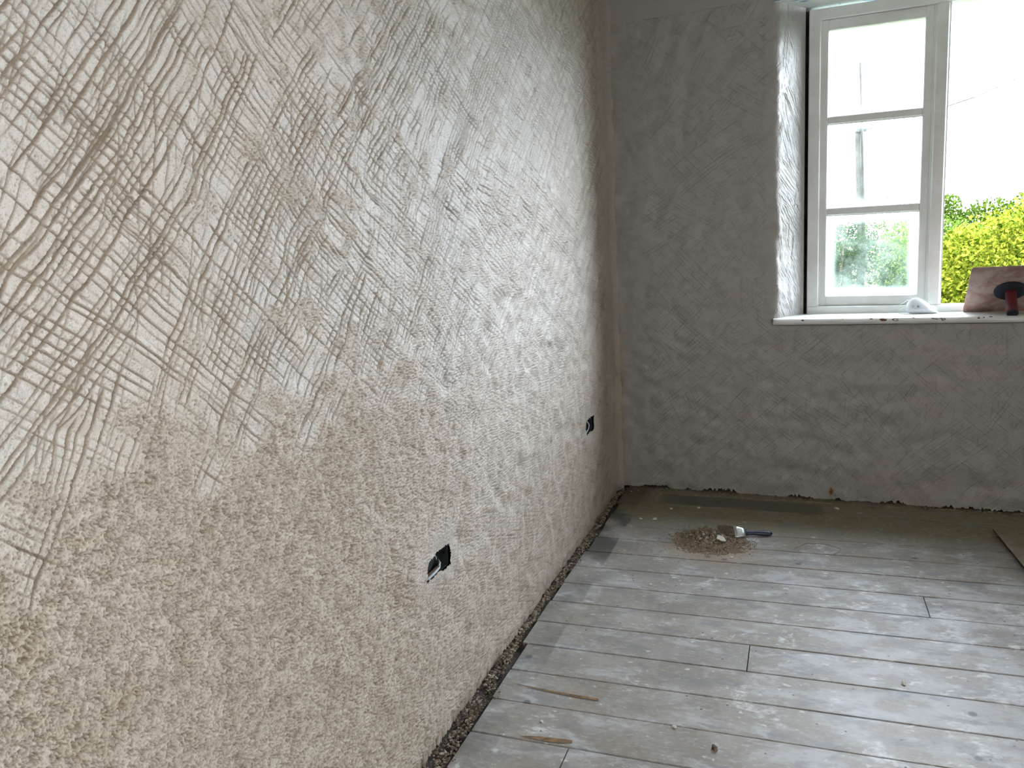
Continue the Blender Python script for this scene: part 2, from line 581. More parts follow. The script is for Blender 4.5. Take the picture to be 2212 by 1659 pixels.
def stroke_field(shape, px, passes, seed):
    """grooves left by a comb of nails; passes = (cx, cz, angle, curvature, length, lines, spacing, strength)"""
    g = np.random.default_rng(seed)
    dep = np.zeros(shape, np.float32)
    lip = np.zeros(shape, np.float32)
    offs = [(i, j) for i in range(-4, 5) for j in range(-4, 5)] if px < 0.0015 else [(i, j) for i in range(-3, 4) for j in range(-3, 4)]
    PX, PZ, PD, PW = [], [], [], []
    for (cx, cz, ang, cur, L, nl, sp, st, wd) in passes:
        s = np.arange(-L / 2, L / 2, px * 0.7)
        wob = np.cumsum(g.standard_normal(len(s))) * 0.00002
        th = ang + cur * s
        dx = np.cumsum(np.cos(th)) * px * 0.7
        dz = np.cumsum(np.sin(th)) * px * 0.7
        dx -= dx[len(s) // 2]
        dz -= dz[len(s) // 2]
        for i in range(nl):
            o = (i - nl / 2) * sp + g.normal(0, sp * 0.14) + wob
            if g.random() < 0.08: continue
            a, b = sorted(g.uniform(0, 0.22, 2))
            m = (s > -L / 2 + a * L) & (s < L / 2 - b * L)
            if m.sum() < 20: continue
            dd = st * g.uniform(0.45, 1.2) * np.ones(len(s))
            dd *= 0.75 + 0.25 * np.sin(s * g.uniform(15, 50) + g.uniform(0, 6))
            e = np.minimum(1, np.minimum(s - s[m][0], s[m][-1] - s) / 0.03 + 0.15)
            PX.append((cx + dx - np.sin(th) * o)[m])
            PZ.append((cz + dz + np.cos(th) * o)[m])
            PD.append((dd * e)[m])
            PW.append(np.full(m.sum(), wd * g.uniform(0.75, 1.3)))
    X = np.concatenate(PX) / px
    Z = np.concatenate(PZ) / px
    D = np.concatenate(PD)
    Wd = np.concatenate(PW)
    for i, j in offs:
        xi = np.floor(X).astype(int) + i
        zi = np.floor(Z).astype(int) + j
        ok = (xi >= 0) & (zi >= 0) & (xi < shape[1]) & (zi < shape[0])
        r = np.hypot(xi + .5 - X, zi + .5 - Z) * px / (0.0019 * Wd)
        v = (D * smooth01(1.15 - r, 0, 0.75)).astype(np.float32)
        np.maximum.at(dep, (zi[ok], xi[ok]), v[ok])
        l = (D * np.clip(1 - ((r - 1.25) / 0.55) ** 2, 0, 1)).astype(np.float32)
        np.maximum.at(lip, (zi[ok], xi[ok]), l[ok])
    return dep, lip * (dep < 0.15)


def bilinear(img, x, z):
    x = np.clip(x, 0, img.shape[1] - 1.001)
    z = np.clip(z, 0, img.shape[0] - 1.001)
    i, j = x.astype(int), z.astype(int)
    a, b = x - i, z - j
    return (img[j, i] * (1 - a) * (1 - b) + img[j, i + 1] * a * (1 - b) + img[j + 1, i] * (1 - a) * b + img[j + 1, i + 1] * a * b)


def grid_faces(nr, nc, keep=None):
    i = np.arange(nr - 1)[:, None] * nc + np.arange(nc - 1)[None, :]
    q = np.stack([i, i + 1, i + nc + 1, i + nc], -1).reshape(-1, 4)
    return q if keep is None else q[keep.ravel()]


def in_poly(px, py, poly):
    ins = np.zeros(px.shape, bool)
    n = len(poly)
    for i in range(n):
        x0, y0 = poly[i]
        x1, y1 = poly[(i + 1) % n]
        c = ((y0 > py) != (y1 > py)) & (px < (x1 - x0) * (py - y0) / (y1 - y0 + 1e-12) + x0)
        ins ^= c
    return ins


# ------------------------------------------------------------------ left wall
LY0 = -3.62      # nearest point modelled in relief
PXL = 0.0012
shpL = (int(2.56 / PXL), int(-LY0 / PXL) + 40)
passes = []
g = np.random.default_rng(11)


def fam(angf, rows_dir, spacing, width_lines, length, strength, x0, x1, z0, z1, curv=0.25, jit=5, wd=1.0):
    """tile the wall with comb passes; angf(x) gives the family's direction"""
    w = spacing * width_lines
    a = math.radians(rows_dir)
    u = np.array([math.cos(a), math.sin(a)])
    n = np.array([-math.sin(a), math.cos(a)])
    R = 5.0
    for k in np.arange(-R, R, w * 0.94):
        off = g.uniform(0, length)
        for t in np.arange(-R, R, length * 0.80):
            c = u * (t + off + g.normal(0, 0.03)) + n * (k + g.normal(0, 0.012))
            if x0 - 0.3 < c[0] < x1 + 0.3 and z0 - 0.3 < c[1] < z1 + 0.3:
                passes.append((c[0], c[1], math.radians(angf(c[0], c[1]) + g.normal(0, jit)), g.normal(0, curv), length * g.uniform(0.8, 1.1), width_lines, spacing * g.uniform(0.93, 1.07), strength * g.uniform(0.75, 1.1), wd))


# x runs from LY0 (0) to the corner (3.62); z up
fam(lambda x, z: 52 - 4 * x + (6 if z < 0.9 else 0), 48, 0.0142, 16, 1.1, 1.1, 0, 3.4, 0.15, 2.5, 0.14, 2.2, 1.30)
fam(lambda x, z: -38 + 6 * x - (4 if x < 1 else 0), -33, 0.0150, 15, 1.0, 0.9, 0, 3.4, 0.15, 2.5, 0.18, 3.0, 0.95)
fam(lambda x, z: 84, 86, 0.012, 10, 0.35, 0.45, 1.2, 3.5, 0, 0.3, 0.1, 5)
fam(lambda x, z: 70, 70, 0.021, 9, 0.6, 0.6, 0, 1.4, 0.7, 1.3, 0.6, 8)
depL, lipL = stroke_field(shpL, PXL, passes, 5)
zz = (np.arange(shpL[0]) * PXL)[:, None] + np.zeros((1, shpL[1]))
xx = (np.arange(shpL[1]) * PXL)[None, :] + np.zeros((shpL[0], 1))
lowf = band(shpL, PXL, 0.10, 0.8, 1)
lowg = band(shpL, PXL, 0.05, 0.35, 2)
# where the float left the render open and sandy
line = 1.09 + 0.05 * lowf - 0.07 * np.clip(xx - 0.6, 0, 2)
rough = smooth01(-(zz - line), -0.06, 0.16) * (1 - 0.35 * smooth01(xx, 0.9, 2.2))
blob = smooth01(0.45 * lowf + 0.75 * lowg, 0.2, 1.3) * smooth01(xx, 0.35, 0.8) * (1 - 0.55 * smooth01(xx, 1.9, 2.6))
rough = np.clip(np.maximum(rough, 0.75 * blob), 0, 1)
edge_s = smooth01(xx, -LY0 - 0.30, -LY0 - 0.12)      # trowelled smooth into the corner
hole_s = np.maximum(np.exp(-(((xx - (-LY0 - 2.235)) / 0.13) ** 4 + ((zz - 0.475) / 0.085) ** 4)), np.exp(-(((xx - (-LY0 - 0.585)) / 0.12) ** 4 + ((zz - 0.47) / 0.09) ** 4)))
rough *= (1 - 0.9 * edge_s) * (1 - 0.75 * hole_s)
c1 = band(shpL, PXL, 0.0042, 0.014, 3)
c2 = band(shpL, PXL, 0.0022, 0.007, 4)
tex = 0.20 + 0.55 * smooth01(xx, 0.35, 1.3)
pf = 0.66 * c1 + 0.56 * c2
spk = smooth01(0.35 * c1 + 0.9 * c2 - (2.1 - 1.1 * tex), 0.0, 0.5)
isl = band(shpL, PXL, 0.018, 0.07, 14)
thr = 1.60 - (1.38 - 0.42 * isl.clip(-1.2, 1.8)) * np.maximum(rough, 0.72 * tex)
pit = np.maximum(smooth01(pf - thr, 0.0, 0.38), 0.8 * spk)
hL = -0.0080 * pit * (0.45 + 0.85 * rough) * (0.7 + 0.3 * c2.clip(-1, 2))
# clots of render dragged up by the float
clot = smooth01(0.8 * band(shpL, PXL, 0.0026, 0.008, 8) + 0.4 * c2, 0.7, 1.6)
hL += 0.0028 * clot * (rough + 0.25 * tex)
gs = (1 - 0.72 * rough) * (1 - 0.8 * edge_s) * (1 - 0.8 * hole_s)
hL += -0.0052 * depL * gs + 0.0018 * lipL * gs
cut_shadeL = np.clip(np.maximum(smooth01(depL * gs, 0.08, 0.55), smooth01(pit, 0.15, 0.60) * (0.80 + 0.20 * rough)), 0, 1).astype(np.float32)  # recess mask for bared mortar and painted shade
hL += 0.0022 * lowf + 0.0012 * lowg + 0.00060 * c2 * (0.6 + tex)
hL -= 0.010 * np.exp(-(((xx - 0.34) / 0.05) ** 2 + ((zz - 1.10) / 0.03) ** 2)) * (0.6 + 0.4 * lowg)
del zz, clot


def wall_left():
    # columns spaced evenly as the eye sees them from mid room, rows even
    ang0 = math.atan2(-LY0 - 4.04 + 4.04 + (LY0 + 4.044), 0.912)
    a = np.linspace(math.atan2(LY0 + 4.04423, 0.91191), math.atan2(4.04423, 0.91191), 1200)
    t = np.tan(a) * 0.91191
    # tan of an even angle crowds too much near the eye: blend with the picture plane
    yaw = 0.357
    uu = np.linspace(math.tan(math.atan2(0.91191, LY0 + 4.04423) - yaw), math.tan(math.atan2(0.91191, 4.04423) - yaw), 1200)
    th = np.arctan(uu) + yaw
    ys = 0.91191 / np.tan(th) - 4.04423
    zb = -0.020
    zs = np.concatenate([np.arange(zb, 2.15, 0.0017), np.linspace(2.15, CEIL, 60)])
    Y, Z = np.meshgrid(ys, zs)
    sp = np.gradient(ys)[None, :]
    Hh = CU = 0.0
    for q in (-0.42, -0.25, -0.08, 0.08, 0.25, 0.42):      # averaged over each column's width, so far columns do not alias
        Hh = Hh + bilinear(hL, (Y + q * sp * 1.3 - LY0) / PXL, Z / PXL) / 6
        CU = CU + bilinear(cut_shadeL, (Y + q * sp * 1.3 - LY0) / PXL, Z / PXL) / 6
    CO = bilinear(rough.astype(np.float32), (Y - LY0) / PXL, Z / PXL)
    X = Hh.copy()
    # ragged foot of the render and a slight lean of the old wall into the corner
    foot = bilinear(lowg, (Y - LY0) / PXL, np.full(Y.shape, 53.0)) * 0.004 + bilinear(c1, (Y - LY0) / PXL, np.full(Y.shape, 90.0)) * 0.0035
    k = smooth01(-Z, -0.022, 0.0)
    X -= k * 0.004
    Zm = Z + (1 - smooth01(Z, 0, 0.05)) * (foot * 0.6)
    X += 0.0 + 0.022 * smooth01(Y, -0.05, 0.0) ** 2
    P = np.stack([X, Y, Zm], -1).reshape(-1, 3)
    yc = (ys[:-1] + ys[1:])[None, :] / 2 + np.zeros((len(zs) - 1, 1))
    zc = (zs[:-1] + zs[1:])[:, None] / 2 + np.zeros((1, len(ys) - 1))
    keep = ~(in_poly(yc, zc, HOLE_NEAR) | in_poly(yc, zc, HOLE_FAR))
    f = grid_faces(len(zs), len(ys), keep)
    nf = len(f)
    # plain remainder of the wall behind the viewer and the masonry core behind the render
    nb = len(P)
    ex = [(0, ROOM_REAR, -0.1), (0, LY0, -0.1), (0, LY0, CEIL), (0, ROOM_REAR, CEIL)]
    cx = -0.052
    hh = 0.10
    core = MB()
    for (a0, a1, b0, b1) in ((ROOM_REAR, -2.36, -0.2, CEIL), (-2.36, -2.11, -0.2, 0.41), (-2.36, -2.11, 0.54, CEIL), (-2.11, -0.70, -0.2, CEIL), (-0.70, -0.47, -0.2, 0.40), (-0.70, -0.47, 0.54, CEIL), (-0.47, 0.5, -0.2, CEIL)):
        core.box(cx - 0.25, -0.012 if False else cx + 0.03, a0, a1, b0, b1)
    core.box(cx - 0.35, cx - 0.24, ROOM_REAR, 0.5, -0.2, CEIL)
    cv = np.array(core.v)
    V = np.concatenate([P, np.array(ex), cv])
    Fq = np.concatenate([f, np.array([[nb, nb + 1, nb + 2, nb + 3]]), np.array(core.f) + nb + 4])
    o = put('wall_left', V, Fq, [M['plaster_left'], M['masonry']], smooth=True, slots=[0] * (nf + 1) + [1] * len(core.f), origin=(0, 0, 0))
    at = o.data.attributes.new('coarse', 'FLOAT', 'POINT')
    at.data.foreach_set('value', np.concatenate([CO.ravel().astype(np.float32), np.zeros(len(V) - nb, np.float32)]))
    at = o.data.attributes.new('cut_shade', 'FLOAT', 'POINT')
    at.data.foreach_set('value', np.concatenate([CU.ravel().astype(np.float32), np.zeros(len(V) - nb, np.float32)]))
    sm = np.ones(len(Fq), bool)
    sm[nf:] = False
    o.data.polygons.foreach_set('use_smooth', sm)
    return tag(o, kind='structure')


def ragged(poly, amp, seed, n=14):
    g = np.random.default_rng(seed)
    out = []
    for i in range(len(poly)):
        a, b = np.array(poly[i]), np.array(poly[(i + 1) % len(poly)])
        for t in np.arange(n) / n:
            out.append(tuple(a + (b - a) * t + g.normal(0, amp, 2)))
    return out


HOLE_NEAR = ragged([(-2.311, 0.447), (-2.250, 0.450), (-2.163, 0.441), (-2.166, 0.501), (-2.235, 0.506), (-2.310, 0.506)], 0.0013, 3)
HOLE_FAR = ragged([(-0.652, 0.435), (-0.600, 0.440), (-0.525, 0.432), (-0.516, 0.470), (-0.522, 0.503), (-0.600, 0.512), (-0.650, 0.505)], 0.0025, 4)
wall_left()


# ------------------------------------------------------------------ back wall
PXB = 0.002
SH0, SEND = 0.755, 1.02
passes = []
g = np.random.default_rng(23)
fam(lambda x, z: 44, 43, 0.0165, 14, 0.55, 1.1, 0, 2.3, 0.1, 2.4, 0.35, 8)
fam(lambda x, z: -43, -42, 0.0170, 14, 0.55, 1.0, 0, 2.3, 0.1, 2.4, 0.4, 8)
fam(lambda x, z: 88, 90, 0.022, 12, 0.3, 0.8, 0.9, 2.2, 0.72, 0.82, 0.1, 3)
fam(lambda x, z: 12, 0, 0.017, 10, 0.35, 0.7, 0.70, 0.80, 0.9, 2.4, 0.6, 8)
shpB = (int(2.56 / PXB), int(2.5 / PXB))
depB, lipB = stroke_field(shpB, PXB, passes, 9)
passes = []
fam(lambda x, z: -58, -60, 0.016, 9, 0.3, 1.0, 0.78, 1.1, 0.9, 2.4, 0.8, 12)
fam(lambda x, z: -75, -70, 0.02, 9, 0.3, 0.8, 0.80, 1.1, 0.9, 2.1, 0.8, 14)
depR, lipR = stroke_field(shpB, PXB, passes, 10)
zb_, xb_ = np.meshgrid(np.arange(shpB[0]) * PXB, np.arange(shpB[1]) * PXB, indexing='ij')
lfB = band(shpB, PXB, 0.10, 0.7, 31)
lgB = band(shpB, PXB, 0.04, 0.3, 32)
c1B = band(shpB, PXB, 0.0045, 0.016, 33)
c3B = band(shpB, PXB, 0.012, 0.05, 35)
c2B = band(shpB, PXB, 0.0022, 0.008, 34)
corner = 1 - smooth01(xb_, 0.06, 0.22)
arris = np.exp(-((xb_ - 0.80) / 0.03) ** 2) * (zb_ > 0.86)
roughB = np.clip(0.25 + 0.45 * corner + 0.3 * lgB + 0.35 * arris + 0.3 * smooth01(-zb_, -0.35, -0.1), 0, 0.9)
pitB = np.clip((0.35 * c1B + 0.8 * c2B) - (1.55 - 0.8 * roughB), 0, 1.2)
hB = -0.0026 * pitB - 0.0026 * depB * (1 - 0.8 * corner) * (1 - 0.6 * roughB) * (0.55 + 0.3 * lgB) + 0.0009 * lipB
hB += 0.003 * lfB + 0.0004 * lgB + 0.0003 * c2B
cut_shadeB = np.clip(np.maximum(smooth01(depB * (1 - 0.8 * corner) * (1 - 0.5 * roughB) * (0.72 + 0.22 * lgB), 0.12, 0.6), smooth01(pitB, 0.05, 0.4)), 0, 1).astype(np.float32)  # same recess mask: mortar colour and painted shade together
hR = -0.0045 * depR + 0.0016 * lipR - 0.003 * pitB + 0.0010 * lgB + 0.0005 * c2B


def bend(s):
    """plan of the wall face running into the splayed window reveal"""
    P0, P1, P2, P3 = np.array([0.755, 0]), np.array([0.812, 0.0]), np.array([0.815, 0.022]), np.array([0.838, 0.062])
    s = np.asarray(s, float)
    out = np.zeros(s.shape + (2,))
    L1 = 0.105
    t = np.clip((s - SH0) / L1, 0, 1)[..., None]
    bz = (1 - t) ** 3 * P0 + 3 * (1 - t) ** 2 * t * P1 + 3 * (1 - t) * t ** 2 * P2 + t ** 3 * P3
    P4 = np.array([0.9165, 0.2])
    L2 = np.linalg.norm(P4 - P3)
    t2 = np.clip((s - SH0 - L1) / L2, 0, 1)[..., None]
    st = np.stack([s, 0 * s], -1)
    out = np.where((s < SH0)[..., None], st, np.where((s < SH0 + L1)[..., None], bz, P3 + (P4 - P3) * t2))
    return out


def foot_profile(X):
    """height of the broken lower edge of the render, and how far it is undercut"""
    i = np.clip((X / PXB).astype(int), 0, shpB[1] - 1)
    a = lgB[60, i] * 0.6 + c3B[90, i] * 0.35
    z = 0.000 + 0.004 * np.clip(a, -0.5, 1.5)
    for x0, x1, hgt in ((0.13, 0.26, 0.012), (0.345, 0.37, 0.010), (0.45, 0.61, 0.014), (0.86, 0.98, 0.011), (1.07, 1.12, 0.010), (1.28, 1.39, 0.010), (1.55, 2.2, 0.008)):
        k = smooth01(X, x0 - 0.012, x0 + 0.012) * (1 - smooth01(X, x1 - 0.012, x1 + 0.012))
        z = z + k * (hgt + 0.004 * c3B[140, i])
    return np.clip(z, 0.001, 0.05)


def wall_back():
    VV, FF, CC, CQ, SL = [], [], [], [], []
    nv = 0

    def addg(s, z, mode):
        nonlocal nv
        S, Z = np.meshgrid(s, z)
        S0, Z0 = S, Z
        if mode == 'reveal':
            p = bend(S)
            e = 1e-3
            tn = (bend(S + e) - bend(S - e))
            tn /= np.linalg.norm(tn, axis=-1, keepdims=True) + 1e-9
            nrm = np.stack([tn[..., 1], -tn[..., 0]], -1)
            w = smooth01(S, 0.80, 0.85)
            h = bilinear(hB, S / PXB, Z / PXB) * (1 - w) + bilinear(hR, S / PXB, Z / PXB) * w
            kill = 1 - smooth01(S, 1.005, 1.014)
            XY = p + nrm * (h * kill)[..., None]
            X, D = XY[..., 0], XY[..., 1]
        else:
            h = bilinear(hB, S / PXB, Z / PXB)
            X, D = S, -h
            fz = foot_profile(S)
            Z = np.where(Z < 0.06, fz + (Z / 0.06) * (0.06 - fz), Z)
        co = bilinear(roughB.astype(np.float32), S / PXB, Z / PXB)
        P = np.stack([X, D, Z], -1).reshape(-1, 3)
        VV.append(Bv(P))
        f = grid_faces(len(z), len(s)) + nv
        FF.append(f)
        CC.append(co.ravel())
        CQ.append(bilinear(cut_shadeB, S0 / PXB, Z0 / PXB).ravel() * (0.3 if mode == 'reveal' else 1.0))
        SL.append(np.zeros(len(f), int) if mode != 'reveal' else np.where((S[:-1, :-1] > 0.822 + 0.012 * np.sin(Z[:-1, :-1] * 31) * np.sin(Z[:-1, :-1] * 83)), 2, 0).ravel())
        nv += len(P)

    q = 0.0024
    zsill = 0.862
    zA = np.unique(np.concatenate([np.arange(0, zsill, q), [zsill]]))
    zB = np.unique(np.concatenate([[zsill], np.arange(zsill + q, 2.352, q), [2.352]]))
    addg(np.concatenate([np.arange(-0.01, SH0 - 0.001, q), [SH0]]), zA, 'flat')
    addg(np.concatenate([np.arange(-0.01, SH0 - 0.001, q), [SH0]]), zB, 'flat')
    addg(np.concatenate([[SH0], np.arange(SH0 + q, 2.3, q)]), zA, 'flat')
    addg(np.arange(SH0, 1.018, 0.0025), zB, 'reveal')
    b = MB()
    # render right of and above the window, out of the picture
    b.add([(0, 0, 2.352), (2.3, 0, 2.352), (2.3, 0, CEIL), (0, 0, CEIL)], [(0, 1, 2, 3)])
    b.add([(2.20, 0, zsill), (3.6, 0, zsill), (3.6, 0, 2.352), (2.20, 0, 2.352)], [(0, 1, 2, 3)])
    b.add([(2.3, 0, 2.352), (3.6, 0, 2.352), (3.6, 0, CEIL), (2.3, 0, CEIL)], [(0, 1, 2, 3)])
    b.add([(2.297, 0, -.02), (3.6, 0, -.02), (3.6, 0, zsill), (2.297, 0, zsill)], [(0, 1, 2, 3)])
    b.add([(2.20, 0, zsill), (2.20, 0, 2.352), (2.06, 0.2, 2.352), (2.06, 0.2, zsill)], [(0, 1, 2, 3)])
    n0 = len(b.f)
    # masonry core around the opening
    b.box(-0.4, 0.950, 0.272, 0.300, -0.2, CEIL)
    b.box(2.05, 3.9, 0.272, 0.300, -0.2, CEIL)
    b.box(-0.4, 3.9, 0.06, 0.300, -0.2, 0.858)
    b.box(-0.4, 3.9, 0.272, 0.300, 2.345, CEIL)
    FF.append(np.array(b.f) + nv)
    VV.append(Bv(b.v))
    CC.append(np.zeros(len(b.v)))
    CQ.append(np.zeros(len(b.v)))
    SL.append(np.array([0] * n0 + [1] * (len(b.f) - n0)))
    Fq = np.concatenate(FF)
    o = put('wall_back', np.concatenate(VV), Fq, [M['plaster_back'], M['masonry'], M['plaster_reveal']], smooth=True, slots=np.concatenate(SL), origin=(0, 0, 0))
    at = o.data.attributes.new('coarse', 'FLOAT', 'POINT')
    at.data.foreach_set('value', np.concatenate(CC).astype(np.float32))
    at = o.data.attributes.new('cut_shade', 'FLOAT', 'POINT')
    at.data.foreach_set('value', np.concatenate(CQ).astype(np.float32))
    sm = np.ones(len(Fq), bool)
    sm[-len(b.f):] = False
    o.data.polygons.foreach_set('use_smooth', sm)
    tag(o, kind='structure')
    # painted soffit over the window recess
    s = MB().box(0.79, 2.22, -0.004, 0.275, 2.336, 2.356)
    tag(s.put('trim_1', M['soffit'], fn=Bv), kind='structure')


wall_back()


# ------------------------------------------------------------------ floorboards
def floor():
    VV, FF, TT, SL = [], [], [], []
    joints = {}
    ys = [-2.2575 + 0.1648 * k for k in range(-20, 16)]
    jt = {-2.2575 + 0.1648 * 3: 0.767, -2.2575: 0.349, -2.2575 + 0.1648 * 7: 1.62, -2.2575 + 0.1648 * 9: 1.16, -2.2575 - 0.1648: 1.5}
    gg = np.random.default_rng(77)
    nv = 0
    for k in range(len(ys) - 1):
        y0, y1 = ys[k], ys[k + 1]
        xs0 = 0.052 + gg.uniform(-0.008, 0.010)
        if y0 < -1.9: xs0 += 0.012
        js = [0.767] if abs(y1 - (-1.598)) < .02 else [0.349] if abs(y1 + 2.2575) < .02 else [1.33] if abs(y1 + 1.1038) < .02 else []
        ends = [xs0] + js + [ROOM_R + 0.1]
        for e in range(len(ends) - 1):
            x0, x1 = ends[e] + (0.0016 if e else 0), ends[e + 1] - 0.0016
            n = max(2, int((x1 - x0) / 0.04))
            xs = np.linspace(x0, x1, n)
            gap = 0.0022 + 0.0015 * gg.random()
            if gg.random() < 0.3: gap *= 0.55
            wob0 = gap + 0.0007 * np.abs(np.cumsum(gg.standard_normal(n)) % 2 - 1)
            wob1 = gap + 0.0007 * np.abs(np.cumsum(gg.standard_normal(n)) % 2 - 1)
            ra = np.zeros(n)
            ra[0] = 0
            top = gg.normal(0, 0.0003)
            a = y0 + wob0 + BO * xs
            b = y1 - wob1 + BO * xs
            rows = [(a, -0.02), (a, top - 0.0015), (a + 0.0012, top), ((a + b) / 2, top + 0.0001), (b - 0.0012, top), (b, top - 0.0015), (b, -0.02)]
            P = np.concatenate([np.stack([xs, r, np.full(n, z)], 1) for r, z in rows])
            VV.append(P)
            f = grid_faces(len(rows), n) + nv
            FF.append(f)
            ends_f = np.array([[nv + r * n, nv + (r + 1) * n, nv + (r + 1) * n, nv + r * n] for r in range(0)]).reshape(-1, 4)
            TT.append(np.full(len(P), gg.random()))
            SL.append(np.zeros(len(f), int))
            nv += len(P)
            # end grain at the cut ends
            for col in (0, n - 1):
                q = [nv_ for nv_ in (0, 1, 5, 6)]
                FF.append(np.array([[nv - len(P) + r * n + col for r in q]]))
                SL.append(np.zeros(1, int))
    Fq = np.concatenate(FF)
    o = put('floor', np.concatenate(VV), Fq, M['floor'], origin=(0, 0, 0))
    at = o.data.attributes.new('tint', 'FLOAT', 'POINT')
    at.data.foreach_set('value', np.concatenate(TT).astype(np.float32))
    tag(o, kind='structure')
    # ground beneath the boards, seen only through the gaps
    u = MB().box(-0.05, ROOM_R + 0.1, ROOM_REAR, 0.2, -0.06, -0.024)
    u.put('underfloor', M['masonry'], o)
    # raw torn edges of two boards
    t = MB()
    t.add([(0.085, -2.005, 0.0022), (0.19, -2.020, 0.0022), (0.30, -2.030, 0.0022), (0.375, -2.032, 0.0022), (0.37, -2.021, 0.0022), (0.25, -2.017, 0.0022)], [(0, 1, 2, 3, 4, 5)])
    t.add([(0.20, -2.248, 0.0022), (0.26, -2.236, 0.0022), (0.35, -2.228, 0.0022), (0.353, -2.242, 0.0022), (0.29, -2.252, 0.0022)], [(4, 3, 2, 1, 0)])
    s = t.put('splintered_edge', M['floor_split'], o)
    tag(s, 'raw orange-brown wood where board edges have splintered')


floor()

# unseen parts of the room shell
tag(MB().box(-0.1, ROOM_R + 0.3, ROOM_REAR - 0.2, 0.5, CEIL, CEIL + 0.2).put('ceiling', M['ceiling']), kind='structure')
wr = MB()
wy0, wy1, wz0, wz1 = -5.12, -3.78, 1.38, 2.32  # window opening assumed here for the added side lamp
wr.box(ROOM_R, ROOM_R + 0.3, ROOM_REAR, wy0, -0.1, CEIL).box(ROOM_R, ROOM_R + 0.3, wy1, 0.6, -0.1, CEIL)
wr.box(ROOM_R, ROOM_R + 0.3, wy0, wy1, -0.1, wz0).box(ROOM_R, ROOM_R + 0.3, wy0, wy1, wz1, CEIL)
tag(wr.put('wall_right', M['drywall']), kind='structure')
tag(MB().box(-0.3, ROOM_R + 0.3, ROOM_REAR - 0.2, ROOM_REAR, -0.1, CEIL).put('wall_rear', M['drywall']), kind='structure')


# ------------------------------------------------------------------ window
def casement(parent, x0, x1, gx0, gx1, d0, d1, zs, ztop, zbot, fn):
    """zs: three (top, bottom) pairs of the panes"""
    m = MB()
    b = 0.003
    m.boxz(x0, gx0, d0, d1, zbot, ztop, b).boxz(gx1, x1, d0, d1, zbot, ztop, b)
    m.box(gx0 - 0.002, gx1 + 0.002, d0 + 0.0006, d1, zs[0][0], ztop - 0.0005, b).box(gx0 - 0.002, gx1 + 0.002, d0 + 0.0006, d1, zbot + 0.0005, zs[2][1], b)
    c = m.put('casement', M['paint'], parent, fn=fn)
    for i in (0, 1):
        g = MB().box(gx0 - 0.001, gx1 + 0.001, d0 + 0.004, d1 - 0.002, zs[i + 1][0], zs[i][1], 0.004)
        # narrow putty line on the room side
        g.box(gx0, gx1, d0 + 0.012, d0 + 0.020, zs[i + 1][0] - 0.004, zs[i + 1][0] + 0.002)
        g.put('glazing_bar', M['paint'], c, fn=fn)
    dm = (d0 + d1) / 2
    for i, (zt, zb) in enumerate(zs):
        n = 24
        xs = np.linspace(gx0 - 0.001, gx1 + 0.001, n)
        zz = np.linspace(zb - 0.001, zt + 0.001, n)
        Xg, Zg = np.meshgrid(xs, zz)
        P1 = np.stack([Xg, np.full_like(Xg, dm), Zg], -1).reshape(-1, 3)
        edge = np.minimum(np.minimum(Xg - gx0, gx1 - Xg), np.minimum(Zg - zb, zt - Zg)).ravel()
        o = put('glass_pane', fn(P1), grid_faces(n, n), M['glass_low'] if i == 2 else M['glass'], c)
        at = o.data.attributes.new('edge', 'FLOAT', 'POINT')
        at.data.foreach_set('value', edge.astype(np.float32))
        md = o.modifiers.new('thick', 'SOLIDIFY')
        md.thickness = 0.003
        if i == 2: tag(o, 'lowest pane, misted and streaked with dirt')
    return c


